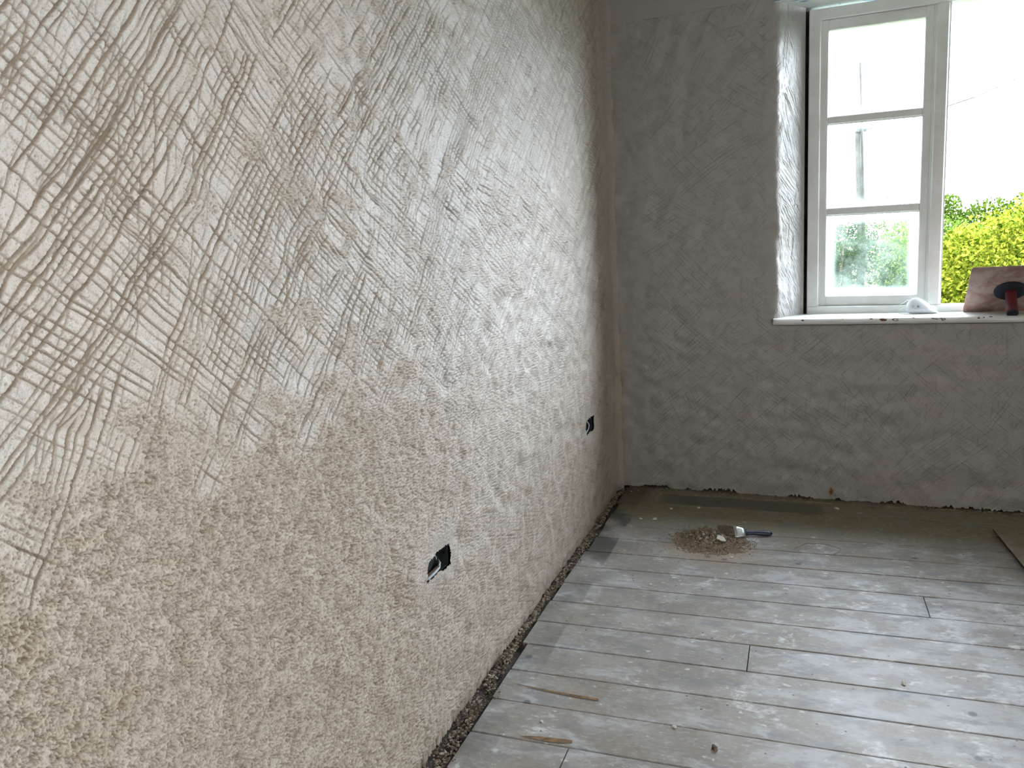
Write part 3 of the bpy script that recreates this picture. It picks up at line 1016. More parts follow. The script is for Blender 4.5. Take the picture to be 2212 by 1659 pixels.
def window():
    o3 = B(1.5, 0.2, 0.89)
    r = thing('window_1', o3, kind='structure')
    f = MB()
    d0, d1 = 0.195, 0.272
    f.boxz(0.931, 0.984, d0, d1, 0.888, 2.320, 0.004)
    f.boxz(2.000, 2.053, d0, d1, 0.888, 2.320, 0.004)
    f.box(0.9315, 2.0525, d0 + .0008, d1, 2.272, 2.322, 0.004)
    f.box(0.9315, 2.0525, d0 - 0.006, d1, 0.880, 0.934, 0.005)
    # thin stop bead round the light
    for x0, x1 in ((0.984, 1.4665), (1.5165, 2.000)):
        f.boxz(x0 - 0.001, x0 + 0.006, d0 + 0.012, d1, 0.934, 2.272)
        f.boxz(x1 - 0.006, x1 + 0.001, d0 + 0.012, d1, 0.934, 2.272)
    f.put('frame', M['paint'], r, fn=Wn)
    mu = MB().boxz(1.4625, 1.5165, d0 + 0.001, d1, 0.933, 2.273, 0.006)
    mu.boxz(1.456, 1.464, d0 + 0.010, d1, 0.935, 2.270, 0.002)
    mu.put('mullion', M['paint'], r, fn=Wn)
    zs = [(2.223, 1.836), (1.801, 1.409), (1.373, 0.982)]
    casement(r, 0.9865, 1.4595, 1.018, 1.421, 0.214, 0.256, zs, 2.272, 0.934, Wn)
    # right-hand casement, swung wide open to the outside
    hx, hd = 2.000, 0.272
    an = math.radians(-112)

    def swing(P):
        P = np.array(P, float)
        x, y = P[:, 0] - hx, P[:, 1] - 0.214
        P[:, 0] = hx + x * math.cos(an) - y * math.sin(an)
        P[:, 1] = hd + 0.01 + x * math.sin(an) + y * math.cos(an)
        return Wn(P)
    casement(r, 1.527, 2.000, 1.565, 1.968, 0.214, 0.256, zs, 2.268, 0.938, swing)
    # window board with a rounded nose and chipped paint
    n = 90
    xs = np.linspace(0.792, 2.205, n)
    gg = np.random.default_rng(5)
    wig = np.cumsum(gg.standard_normal(n)) * 0.0003
    prof = [(0.197, 0.0), (-0.022, 0.0), (-0.031, -0.003), (-0.0365, -0.010), (-0.0370, -0.018), (-0.032, -0.026), (-0.022, -0.0305), (0.058, -0.032), (0.060, -0.002)]
    V = []
    for i, x in enumerate(xs):
        e = min(1, (x - 0.792) / 0.010, (2.205 - x) / 0.010)
        sh = 0.010 * (1 - math.sqrt(max(0, 1 - (1 - e) ** 2)))
        for (d, z) in prof:
            dd = max(d, -0.037 + sh) if d < 0.05 else d
            # top edge follows the tapering board
            V.append((x, dd + wig[i] * (d < 0), z + 0.8965))
    k = len(prof)
    Fa = [(i * k + j, i * k + (j + 1) % k, (i + 1) * k + (j + 1) % k, (i + 1) * k + j) for i in range(n - 1) for j in range(k)]
    Fa += [tuple(range(k)), tuple((n - 1) * k + j for j in reversed(range(k)))]
    sl = [0] * len(Fa)
    # chips that show bare wood, on the nose
    chips = [(0.925, -.008, .007, .004), (1.222, -.005, .010, .004), (1.272, -.009, .017, .008), (1.318, -.009, .017, .009), (1.487, -.005, .026, .006), (1.512, -.011, .012, .006), (1.648, -.006, .006, .005), (1.668, -.005, .004, .003), (1.695, -.003, .010, .002), (1.10, -.004, .004, .002), (1.395, -.003, .007, .002)]
    for cx, cz, rx, rz in chips:
        m = 12
        base = len(V)
        for i in range(m):
            a = 2 * math.pi * i / m
            rr = gg.uniform(0.55, 1.15)
            z = max(min(cz + math.sin(a) * rz * rr, -0.001), -0.025)
            # follow the nose
            pz = [p[1] for p in prof[1:6]]
            pd = [p[0] for p in prof[1:6]]
            d = float(np.interp(-z, [-q for q in pz], pd)) - 0.0006
            ii = int(np.clip((cx - 0.792) / (2.205 - 0.792) * (n - 1), 0, n - 1))
            V.append((cx + math.cos(a) * rx * rr, d + wig[ii] - 0.0003, z + 0.8965))
        Fa.append(tuple(range(base, base + m)))
        sl.append(1)
    Vn = Bv(V)
    put('window_board', Vn, Fa, [M['paint'], M['bare_wood']], r, slots=sl)


window()


# ------------------------------------------------------------------ socket boxes and cables
def socket_box(y0, y1, z0, z1, label, near):
    x1, x0 = -0.010, -0.050
    r = thing('socket_back_box', (x0, (y0 + y1) / 2, z0), label, 'socket box', 'empty metal socket boxes sunk in the left wall')
    m = MB()
    w = 0.002
    m.box(x0, x0 + w, y0, y1, z0, z1)
    m.box(x0, x1, y0, y0 + w, z0, z1).box(x0, x1, y1 - w, y1, z0, z1)
    m.box(x0, x1, y0 + w, y1 - w, z0, z0 + w).box(x0, x1, y0 + w, y1 - w, z1 - w, z1)
    m.put('box', M['black_box'], r)
    cz = (z0 + z1) / 2
    if near:
        # knock-out grommet in the left half: only its highlit top arc, as grey tube
        cy = y0 + 0.070
        pts = [(-0.016 - 0.010 * (i / 24), cy - 0.040 * math.cos(math.radians(5 + 165 * i / 24)), cz - 0.016 + 0.031 * math.sin(math.radians(5 + 165 * i / 24))) for i in range(25)]
        MB().tube(pts, [0.0012 + 0.0022 * math.sin(math.pi * i / 24) for i in range(25)], 8).put('grommet_highlight_arc', M['grommet'], r, True)
        m = MB()
        m.tube([(x0 + 0.004, cy, cz), (x0 + 0.024, cy, cz - 0.006)], [0.030, 0.028], 24)
        m.put('knockout_plate', M['black_box'], r)
    for (yy) in (y0 + 0.004, y1 - 0.012):
        MB().box(x1 - 0.004, x1 - 0.002, yy, yy + 0.008, cz - 0.005, cz + 0.005).put('screw_lug', M['black_box'], r)
    return r


socket_box(-2.312, -2.160, 0.440, 0.512, 'empty dark metal socket box in left wall, nearer one, with grey highlight arc of a grommet ring inside', True)
socket_box(-0.655, -0.513, 0.430, 0.515, 'empty dark metal socket box in left wall by the room corner, with cable loops', False)
pts = [(-0.040, -2.175, 0.460), (-0.018, -2.20, 0.457), (-0.008, -2.225, 0.4545), (-0.005, -2.26, 0.4535), (-0.006, -2.295, 0.4525), (-0.012, -2.308, 0.452)]
tag(MB().tube(pts, 0.0036, 10).put('electrical_cable', M['cable'], smooth=True), 'grey cable lying along the bottom of the nearer socket box', 'cable', 'cables in the socket boxes')
pts = [(-0.040, -0.60, 0.500), (-0.018, -0.585, 0.49), (-0.010, -0.575, 0.47), (-0.011, -0.59, 0.452), (-0.012, -0.62, 0.444), (-0.03, -0.648, 0.438)]
tag(MB().tube(pts, 0.0034, 8).put('electrical_cable', M['cable'], smooth=True), 'thin grey cable hanging inside the socket box by the corner', 'cable', 'cables in the socket boxes')
# splinter of lath wedged across the near box
tag(MB().box(-0.013, -0.006, -2.308, -2.225, 0.4575, 0.4598).put('timber_splinter', M['bare_wood']), 'thin brown timber splinter just above the cable in the nearer socket box', 'splinter')


# ------------------------------------------------------------------ rubble
def lump(g, r, flat=1.0):
    """small irregular stone"""
    v = []
    ph = (1 + 5 ** .5) / 2
    for a in (-1, 1):
        for b in (-ph, ph):
            v += [(0, a, b), (a, b, 0), (b, 0, a)]
    v = np.array(v, float)
    v /= np.linalg.norm(v[0])
    v *= g.uniform(0.6, 1.25, (12, 1))
    v *= r * np.array([g.uniform(.7, 1.3), g.uniform(.7, 1.2), flat * g.uniform(.6, 1)])
    R = np.array(Euler((g.uniform(-.4, .4), g.uniform(-.4, .4), g.uniform(0, 6.3))).to_matrix())
    return v @ R.T


def hull_faces():
    me = bpy.data.meshes.new('tmp')
    import bmesh
    bm = bmesh.new()
    ph = (1 + 5 ** .5) / 2
    v = []
    for a in (-1, 1):
        for b in (-ph, ph):
            v += [(0, a, b), (a, b, 0), (b, 0, a)]
    vs = [bm.verts.new(p) for p in v]
    bmesh.ops.convex_hull(bm, input=vs)
    bm.verts.index_update()
    f = np.array([[q.index for q in fc.verts] for fc in bm.faces])
    bm.free()
    bpy.data.meshes.remove(me)
    return f


ICO = hull_faces()


def lumps(name, pts, rads, mats, seed, label=None, cat=None, kind=None, flat=0.8, group=None, parent=None):
    g = np.random.default_rng(seed)
    V, Fl, S = [], [], []
    for i, (p, r) in enumerate(zip(pts, rads)):
        V.append(lump(g, r, flat) + np.array(p))
        Fl.append(ICO + 12 * i)
        S += [int(g.random() < 0.4) if len(mats) > 1 else 0] * len(ICO)
    o = put(name, np.concatenate(V), np.concatenate(Fl), mats, slots=S, parent=parent)
    return tag(o, label, cat, group, kind)


g = np.random.default_rng(3)
# broken mortar along the open joint between the boards and the left wall
n = 6500
yy = g.uniform(-3.0, -0.02, n)
hw = 0.040 + 0.012 * np.sin(yy * 5) + 0.018 * (yy < -1.9)
xx_ = 0.001 + g.random(n) ** 0.85 * hw * (0.9 + 0.35 * np.sin(yy * 31) * np.sin(yy * 7))
rr = 0.0012 + 0.0068 * g.random(n) ** 4
clump = np.sin(yy * 9) * 0.5 + np.sin(yy * 23 + 1) * 0.5
zz_ = -0.013 + 0.012 * np.clip(clump, -0.3, 1) * g.random(n) + (xx_ > 0.055) * (0.017 + 0.001) * 1.0
rr[(xx_ > 0.055)] *= 0.5
lumps('mortar_rubble', np.stack([xx_, yy, np.where(xx_ > 0.055, rr * 0.5, zz_)], 1), rr, [M['rubble'], M['rubble_light']], 4,
      'brown broken mortar lying in the joint along the left wall', 'rubble', 'stuff')
n = 900
Xb = g.uniform(0.0, 2.1, n)
db = -0.004 - np.abs(g.normal(0, 0.020, n)) * (1 + 1.6 * (Xb < 0.25))
rb = 0.0015 + 0.0045 * g.random(n) ** 4
lumps('plaster_crumbs', Bv(np.stack([Xb, db, rb * 0.6], 1)), rb, [M['rubble'], M['rubble_light']], 6,
      'tan plaster crumbs strewn along the foot of the back wall', 'crumbs', 'stuff')


# heap of sweepings
def heap():
    g = np.random.default_rng(9)
    cx, cy = 0.535, -0.715
    n = 200
    xs = np.linspace(-0.16, 0.20, n)
    ys = np.linspace(-0.21, 0.16, n)
    X, Y = np.meshgrid(xs, ys)
    w1 = band((n, n), 0.0018, 0.010, 0.04, 40)
    w2 = band((n, n), 0.0018, 0.03, 0.2, 41)
    # steep clods behind, dust fanning out toward the near left
    A = 0.028 * np.exp(-((X / 0.085) ** 2 + ((Y - 0.035) / 0.060) ** 2))
    Bq = 0.012 * np.exp(-(((X - 0.02) / 0.12) ** 2 + ((Y + 0.04) / 0.10) ** 2))
    Z = A + Bq + (A + Bq) * (0.22 * w1 + 0.20 * w2) - 0.0022
    P = np.stack([cx + X, cy + Y, Z], -1).reshape(-1, 3)
    f = grid_faces(n, n)
    zf = P[f][:, :, 2].max(1)
    f = f[zf > 0.0005]
    P[:, 2] = np.maximum(P[:, 2], 0.0002)
    r = thing('sweepings_heap', (cx, cy, 0), 'heap of brown sweepings and mortar crumbs on the floorboards', 'heap of rubble', kind='stuff')
    put('dust_mound', P, f, M['dust'], r, True)
    pts, rad = [], []
    for i in range(2300):
        x, y = g.normal(0.0, 0.078), g.normal(-0.01, 0.062)
        if i > 2050: x, y = g.uniform(0.06, 0.21), g.normal(0.0, 0.02)
        if abs(x) > .21 or abs(y) > .2: continue
        z = 0.028 * math.exp(-((x / 0.085) ** 2 + ((y - 0.035) / 0.060) ** 2)) + 0.012 * math.exp(-(((x - .02) / 0.12) ** 2 + ((y + 0.04) / 0.10) ** 2)) - 0.002
        rr = 0.0014 + 0.0085 * g.random() ** 3.2 * (0.30 + min(1, z / 0.02))
        pts.append((cx + x, cy + y, max(z, rr * 0.5)))
        rad.append(rr)
    o = lumps('mortar_crumbs', pts, rad, [M['rubble'], M['rubble_light']], 12, kind='stuff', flat=0.9, parent=r)


heap()


def flake(name, c, r, mat, label, cat, group=None, ht=0.004, seed=1, tilt=0.1):
    g = np.random.default_rng(seed)
    n = 9
    a = np.linspace(0, 2 * math.pi, n, endpoint=False)
    rr = r * g.uniform(0.6, 1.15, n)
    el = g.uniform(0.5, 0.9)
    q = g.uniform(0, 6.3)
    V = []
    for k, (z, s) in enumerate(((0, 1), (ht * 0.6, 1.03), (ht, 0.72))):
        for i in range(n):
            x, y = rr[i] * s * math.cos(a[i]), rr[i] * s * el * math.sin(a[i])
            x, y = x * math.cos(q) - y * math.sin(q), x * math.sin(q) + y * math.cos(q)
            V.append((c[0] + x, c[1] + y, c[2] + z + tilt * x + g.normal(0, ht * .06)))
    Fq = [tuple(reversed(range(n))), tuple(range(2 * n, 3 * n))]
    for k in (0, 1):
        Fq += [(k * n + i, k * n + (i + 1) % n, (k + 1) * n + (i + 1) % n, (k + 1) * n + i) for i in range(n)]
    return tag(put(name, V, Fq, mat), label, cat, group)


flake('plaster_flake', (0.600, -0.745, 0.024), 0.028, M['flake'], 'curled white plaster flake lying on top of the brown heap', 'plaster flake', None, 0.006, 5, -0.45)

spots = [  # (x, y, radius, label) of loose chips on the boards
    (0.325, -0.335, 0.010, 'pale plaster chip on the dark stained board near the back wall, left of the heap'),
    (0.452, -0.300, 0.010, 'pale plaster chip on the dark stained board directly behind the heap'),
    (0.272, -0.500, 0.014, 'largest pale plaster chip left of the heap on the ochre board'),
    (0.205, -0.505, 0.010, 'small plaster chip beside the larger one left of the heap'),
    (0.655, -0.890, 0.010, 'plaster chip just in front of the heap\'s right side'),
    (0.900, -0.860, 0.009, 'plaster chip on the boards below the paintbrush handle'),
    (0.970, -0.600, 0.010, 'plaster chip on the boards right of the paintbrush tip'),
    (1.080, -0.190, 0.012, 'pale plaster chip on the ochre board at the foot of the back wall'),
    (0.600, -2.100, 0.008, 'round pale chip between the two lowest visible floorboard gaps'),
    (0.245, -2.170, 0.008, 'small pale chip just above the orange splinter in the bottom board'),
    (1.200, -1.720, 0.010, 'plaster chip on the paint-splashed boards in the lower right'),
    (0.380, -1.220, 0.008, 'pale chip alone on the boards between the left wall and the picture centre')]
for i, (x, y, r, lb) in enumerate(spots):
    flake('plaster_chip', (x, y, 0.001), r, M['flake'], lb, 'plaster chip', 'loose plaster chips on the floorboards', r * 0.45, 20 + i, 0.0)
flake('stone_chip', (1.748, -1.03, 0.001), 0.020, M['rubble_light'], 'grey-brown rubble chip at the right edge of the floor in front of the board', 'rubble chip', None, 0.012, 61, 0.0)
flake('debris_lump', (0.713, -2.165, 0.001), 0.011, M['rubble'], 'dark little lump of debris alone on the boards at the bottom of the picture', 'debris lump', None, 0.008, 62, 0.0)

# ochre plug of old filler low on the back wall
pv = []
gg = np.random.default_rng(8)
for k, (d, s) in enumerate(((0.004, 1.0), (-0.006, 0.95), (-0.010, 0.6))):
    for i in range(10):
        a = 2 * math.pi * i / 10
        q = 0.8 + 0.35 * math.sin(i * 2.7)
        pv.append((1.063 + 0.012 * s * q * math.cos(a), d, 0.046 + 0.021 * s * q * math.sin(a)))
pf = [tuple(20 + i for i in reversed(range(10)))] + [(k * 10 + i, k * 10 + 10 + i, k * 10 + 10 + (i + 1) % 10, k * 10 + (i + 1) % 10) for k in (0, 1) for i in range(10)]
tag(put('filler_plug', Bv(pv), pf, M['rust']), 'rusty ochre plug of old filler low on the back wall', 'filler')


# ------------------------------------------------------------------ paintbrush
def brush():
    a = Vector((0.592, -0.672, 0.026))
    b = Vector((0.806, -0.606, 0.012))
    ax = (b - a).normalized()
    side = Vector((0, 0, 1)).cross(ax).normalized()
    upv = ax.cross(side).normalized()
    # lies tipped on its near long edge
    tip = math.radians(38)
    s2 = side * math.cos(tip) + upv * math.sin(tip)
    u_ = -side * math.sin(tip) + upv * math.cos(tip)
    r = thing('paintbrush', tuple((a + b) / 2 - Vector((0, 0, 0.02))), 'paintbrush with navy handle and steel ferrule lying bristles-down in the heap', 'paintbrush')

    def P(t, sx, sz): return tuple(a + ax * t + s2 * sx + u_ * sz)

    def section(rows, n=20, sq=2.6):
        m = MB()
        V = []
        for (t, hw_, hh) in rows:
            for i in range(n):
                w = 2 * math.pi * i / n
                cx, sx = math.cos(w), math.sin(w)
                V.append(P(t, hw_ * abs(cx) ** (2 / sq) * (1 if cx >= 0 else -1), hh * abs(sx) ** (2 / sq) * (1 if sx >= 0 else -1)))
        k = len(rows)
        Fq = [(i * n + j, i * n + (j + 1) % n, (i + 1) * n + (j + 1) % n, (i + 1) * n + j) for i in range(k - 1) for j in range(n)]
        Fq += [tuple(reversed(range(n))), tuple((k - 1) * n + j for j in range(n))]
        return m.add(V, Fq)
    # bristles: a bundle of tapered strands
    g = np.random.default_rng(2)
    m = section([(-0.004, 0.027, 0.005), (0.02, 0.031, 0.008), (0.045, 0.030, 0.009), (0.060, 0.0290, 0.009)])
    for i in range(260):
        s0, z0 = g.uniform(-0.028, 0.028), g.uniform(-0.008, 0.009)
        fl = g.uniform(0.9, 1.25)
        m.tube([P(0.058, s0, z0), P(0.025, s0 * fl, z0 * 1.1), P(g.uniform(-0.016, 0.004), s0 * fl * 1.05, z0 * 0.8 + g.normal(0, .002))], [0.0008, 0.0008, 0.0004], 4, False)
    m.put('bristles', M['bristle'], r)
    f = section([(0.056, 0.0295, 0.0105), (0.0565, 0.0305, 0.0115), (0.070, 0.0300, 0.0112), (0.090, 0.0240, 0.0110), (0.104, 0.0185, 0.0105)], 24, 4).put('ferrule', M['ferrule'], r, True)
    MB().tube([P(0.078, 0.010, 0.0105), P(0.078, 0.010, 0.0125)], 0.0018, 8).tube([P(0.078, -0.010, 0.0105), P(0.078, -0.010, 0.0125)], 0.0018, 8).put('rivet', M['ferrule'], f)
    section([(0.100, 0.0170, 0.0095), (0.110, 0.0145, 0.0090), (0.122, 0.0105, 0.0085), (0.140, 0.0090, 0.0085), (0.170, 0.0115, 0.0090), (0.198, 0.0130, 0.0085), (0.212, 0.0115, 0.0075), (0.220, 0.0065, 0.0045), (0.222, 0.002, 0.0015)], 20, 2.3).put('handle', M['handle_blue'], r, True)


brush()


# ------------------------------------------------------------------ board offcut at the right
def board():
    r = None
    # slightly bowed sheet resting on the floor, its left edge lifted
    c = np.array([1.684, -0.392])
    ex = np.array([0.99, -0.02])
    ey = np.array([0.055, -0.998])
    nx, ny = 18, 24
    V = []
    g = np.random.default_rng(14)
    for side in (1, 0):
        for j in range(ny):
            for i in range(nx):
                u, v = i / (nx - 1) * 0.75, j / (ny - 1) * 1.0
                p = c + ex * u + ey * v
                lift = 0.013 * math.exp(-u / 0.25) + 0.001
                V.append((p[0], p[1], lift + side * 0.006))
    N = nx * ny
    Fq = []
    for j in range(ny - 1):
        for i in range(nx - 1):
            q = j * nx + i
            Fq.append((q, q + nx, q + nx + 1, q + 1))
            Fq.append((N + q, N + q + 1, N + q + nx + 1, N + q + nx))
    nt = len(Fq)
    for j in range(ny - 1):
        for i in (0, nx - 1):
            q = j * nx + i
            Fq.append((q, q + nx, N + q + nx, N + q))
    for i in range(nx - 1):
        for j in (0, ny - 1):
            q = j * nx + i
            Fq.append((q, q + 1, N + q + 1, N + q))
    s = NT('stained_hardboard')
    v = s.coord()
    cc = s.mix(s.ramp(s.noise(v, 6, 5, 0.6, 0.4), 0.35, 0.65), (0.19, 0.145, 0.105), (0.27, 0.235, 0.19))
    cc = s.mix(s.math('MULTIPLY', s.ramp(s.noise(v, 14, 4), 0.60, 0.68), 0.6), cc, (0.25, 0.12, 0.04))
    m = s.fin(cc, 0.7, s.bump(s.noise(v, 80, 4), 0.001))
    o = put('hardboard_sheet', V, Fq, [m, M['edge_shade']], slots=[0] * nt + [1] * (len(Fq) - nt))
    tag(o, 'brown hardboard sheet with shadow painted on its edges lying on the floor at the right edge', 'board')


board()

# loop of twine
pts = []
for i in range(26):
    a = math.pi * (1.08 - 1.25 * i / 25)
    pts.append((0.985 + 0.085 * math.cos(a) + 0.012 * math.sin(3 * a), -0.735 + 0.070 * math.sin(a), 0.0022 + 0.001 * math.sin(i)))
tag(MB().tube(pts, 0.0009, 5).put('twine_loop', M['twine'], smooth=True), 'thin brown curl of twine on the boards right of the paintbrush', 'twine')


# ------------------------------------------------------------------ plasterer's hawk propped on the window board
def hawk():
    t = math.radians(49.6)
    bx, bd, bz = 1.775, 0.178, 0.8975
    S = 0.33

    def P(a, b, c):
        """a along the plate's width, b up the plate, c out of its back toward the handle"""
        d = bd - b * math.sin(t) - c * math.cos(t)
        z = bz + b * math.cos(t) - c * math.sin(t)
        return B(bx + a, d, z)
    r = thing('plasterers_hawk', B(bx, 0.05, bz), 'plaster-smeared square hawk with maroon handle propped on the window board', 'plasterer\'s hawk')
    # plate with rounded corners
    rc = 0.012
    out = []
    for cx, cy, a0 in ((S / 2 - rc, S - rc, 0), (-S / 2 + rc, S - rc, 90), (-S / 2 + rc, rc, 180), (S / 2 - rc, rc, 270)):
        for k in range(5):
            a = math.radians(a0 + 22.5 * k)
            out.append((cx + rc * math.cos(a), cy + rc * math.sin(a)))
    n = len(out)
    V = [P(a, b, 0.0) for a, b in out] + [P(a, b, 0.004) for a, b in out]
    Fq = [tuple(range(n)), tuple(n + i for i in reversed(range(n)))] + [(i, n + i, n + (i + 1) % n, (i + 1) % n) for i in range(n)]
    s = NT('plaster_smeared_plate')
    v = s.coord()
    f = s.noise(v, 14, 5, 0.6, 0.8)
    c = s.mix(s.ramp(f, 0.35, 0.65), (0.30, 0.18, 0.155), (0.46, 0.35, 0.31))
    c = s.mix(s.math('MULTIPLY', s.ramp(s.noise(v, 40, 4), 0.6, 0.7), 0.4), c, (0.5, 0.48, 0.46))
    m = s.fin(c, 0.8, s.bump(f, 0.002))
    put('plate', V, Fq, m, r)
    cc = S / 2

    def ringtube(rows, n=28):
        V = []
        for (h, rad) in rows:
            for i in range(n):
                a = 2 * math.pi * i / n
                V.append(P(rad * math.cos(a), cc + rad * math.sin(a), h))
        k = len(rows)
        Fq = [(i * n + j, (i + 1) * n + j, (i + 1) * n + (j + 1) % n, i * n + (j + 1) % n) for i in range(k - 1) for j in range(n)]
        Fq += [tuple(range(n)), tuple((k - 1) * n + j for j in reversed(range(n)))]
        return V, Fq
    V, Fq = ringtube([(0.004, 0.060), (0.006, 0.063), (0.012, 0.063), (0.015, 0.060), (0.016, 0.022)])
    put('foam_collar', V, Fq, M['foam_black'], r, True)
    L = 0.134
    V, Fq = ringtube([(0.012, 0.022), (0.03, 0.0225), (0.05, 0.0215), (0.08, 0.0230), (0.105, 0.0235), (L - 0.012, 0.0225), (L - 0.010, 0.020)])
    h = put('handle', V, Fq, M['maroon'], r, True)
    V, Fq = ringtube([(L - 0.012, 0.0215), (L - 0.006, 0.0225), (L - 0.001, 0.021), (L, 0.019), (L, 0.010), (L - 0.006, 0.008)], 28)
    tag(put('end_cap', V, Fq, M['foam_black'], h, True), 'black rubber cap on the end of the handle')


hawk()


# ------------------------------------------------------------------ dust mask
def mask():
    z0 = 0.8972
    r = thing('dust_mask', B(1.44, 0.12, z0), 'white folded dust mask with grey star mark on the window board', 'dust mask')
    # outline of the folded shell in (X, z), swept as a shallow dome
    ol = [(1.375, 0.010), (1.372, 0.030), (1.380, 0.052), (1.392, 0.066), (1.410, 0.072), (1.430, 0.068), (1.452, 0.055), (1.475, 0.035), (1.497, 0.012), (1.505, 0.002), (1.47, 0.000), (1.43, 0.000), (1.395, 0.001)]
    # densify
    pts = []
    n0 = len(ol)
    for i in range(n0):
        p0, p1, p2, p3 = (np.array(ol[(i + k) % n0]) for k in (-1, 0, 1, 2))
        for t in (0, .25, .5, .75):
            pts.append(0.5 * ((2 * p1) + (-p0 + p2) * t + (2 * p0 - 5 * p1 + 4 * p2 - p3) * t * t + (-p0 + 3 * p1 - 3 * p2 + p3) * t ** 3))
    pts = np.array(pts)
    pts[:, 1] = np.maximum(pts[:, 1], 0.0003)
    n = len(pts)
    ctr = np.array([1.425, 0.030])
    V, Fq = [], []
    rings = 9
    base_d = 0.140

    def dome(p, s, sgn):
        q = ctr + (p - ctr) * s
        b = math.sqrt(max(0, 1 - s * s))
        lean = -0.25 * (0.07 - q[1])
        return (q[0], base_d + lean + sgn * b * (0.030 if sgn < 0 else 0.010), z0 + q[1])
    for k in range(rings):
        s = math.cos(math.pi / 2 * k / rings)
        for p in pts: V.append(dome(p, s, -1))
    V.append(dome(ctr, 0.0, -1))
    for k in range(rings - 1):
        for i in range(n):
            j = (i + 1) % n
            Fq.append((k * n + i, k * n + j, (k + 1) * n + j, (k + 1) * n + i))
    for i in range(n): Fq.append(((rings - 1) * n + i, (rings - 1) * n + (i + 1) % n, rings * n))
    b0 = len(V)
    for k in (1, 4):
        for p in pts: V.append(dome(p, [0, .97, 0, 0, .55][k], 1))
    for i in range(n):
        j = (i + 1) % n
        Fq.append((i, b0 + i, b0 + j, j))
        Fq.append((b0 + i, b0 + n + i, b0 + n + j, b0 + j))
    Fq.append(tuple(b0 + n + i for i in reversed(range(n))))
    put('mask_shell', Bv(V), Fq, M['mask_white'], r, True)
    # welded rim
    rim = [dome(p, 1.0, -1) for p in pts]
    m = MB().tube(Bv(rim + rim[:1]), 0.0016, 6, False)
    m.put('seam', M['mask_white'], r, True)
    # printed star and a few blurred characters beside it

    def onface(x, z):
        # nearest point of the dome along the view from the room
        v = np.array([x - ctr[0], z - ctr[1]])
        a = math.atan2(v[1], v[0])
        # radius of outline in that direction
        an = np.arctan2(pts[:, 1] - ctr[1], pts[:, 0] - ctr[0])
        i = int(np.argmin(np.abs(np.angle(np.exp(1j * (an - a))))))
        s = min(0.95, np.linalg.norm(v) / np.linalg.norm(pts[i] - ctr))
        return (x, base_d - 0.25 * (0.07 - z) - 0.030 * math.sqrt(1 - s * s) - 0.0012, z0 + z)
    k = MB()
    sx, sz = 1.421, 0.034
    st = [(sx + (0.0078 if i % 2 == 0 else 0.0033) * math.sin(math.pi * i / 5 + .25), sz + (0.0078 if i % 2 == 0 else 0.0033) * math.cos(math.pi * i / 5 + .25)) for i in range(10)]
    P = [onface(*q) for q in st] + [onface(sx, sz)]
    k.add(P, [(10, i, (i + 1) % 10) for i in range(10)])
    for (x, z, w, h) in ((1.400, 0.038, .009, .0014), (1.401, 0.034, .011, .0012), (1.399, 0.030, .008, .0012), (1.412, 0.024, .012, .001)):
        k.add([onface(x - w / 2, z), onface(x + w / 2, z + .0006), onface(x + w / 2, z + h + .0006), onface(x - w / 2, z + h)], [(0, 1, 2, 3)])
    k.put('printed_star', M['mask_ink'], r, fn=Bv)
    # elastic straps
    for path in ([(1.385, .130, .060), (1.374, .115, .066), (1.366, .11, .055), (1.350, .10, .047), (1.340, .095, .042), (1.339, .09, .035), (1.352, .09, .036), (1.372, .10, .043)],
                 [(1.375, .115, .028), (1.358, .10, .030), (1.343, .09, .022), (1.337, .085, .012), (1.345, .085, .003), (1.38, .09, .002), (1.42, .10, .002)],
                 [(1.388, .135, .066), (1.385, .13, .074), (1.388, .13, .079), (1.392, .132, .074), (1.392, .138, .066)],
                 [(1.400, .150, .070), (1.425, .160, .073), (1.452, .165, .062), (1.478, .16, .044), (1.495, .155, .026), (1.502, .15, .012)]):
        pp = [(x, d, z0 + z) for x, d, z in path]
        # smooth
        q = []
        for i in range(len(pp) - 1):
            for t in (0, .33, .66):
                q.append(tuple(np.array(pp[i]) * (1 - t) + np.array(pp[i + 1]) * t))
        q.append(pp[-1])
        q = np.array(q)
        for _ in range(3): q[1:-1] = (q[:-2] + 2 * q[1:-1] + q[2:]) / 4
        q[:, 2] = np.maximum(q[:, 2], z0 + 0.0016)
        MB().tube(Bv(q), 0.0015, 6).put('elastic_strap', M['elastic'], r, True)


mask()


# ------------------------------------------------------------------ outside
tag(MB().add([(-60, 0.6, -0.5), (60, 0.6, -0.5), (60, 120, -0.2), (-60, 120, -0.2)], [(0, 1, 2, 3)]).put('lawn', M['grass']), 'green lawn beyond the window', 'lawn', kind='structure')


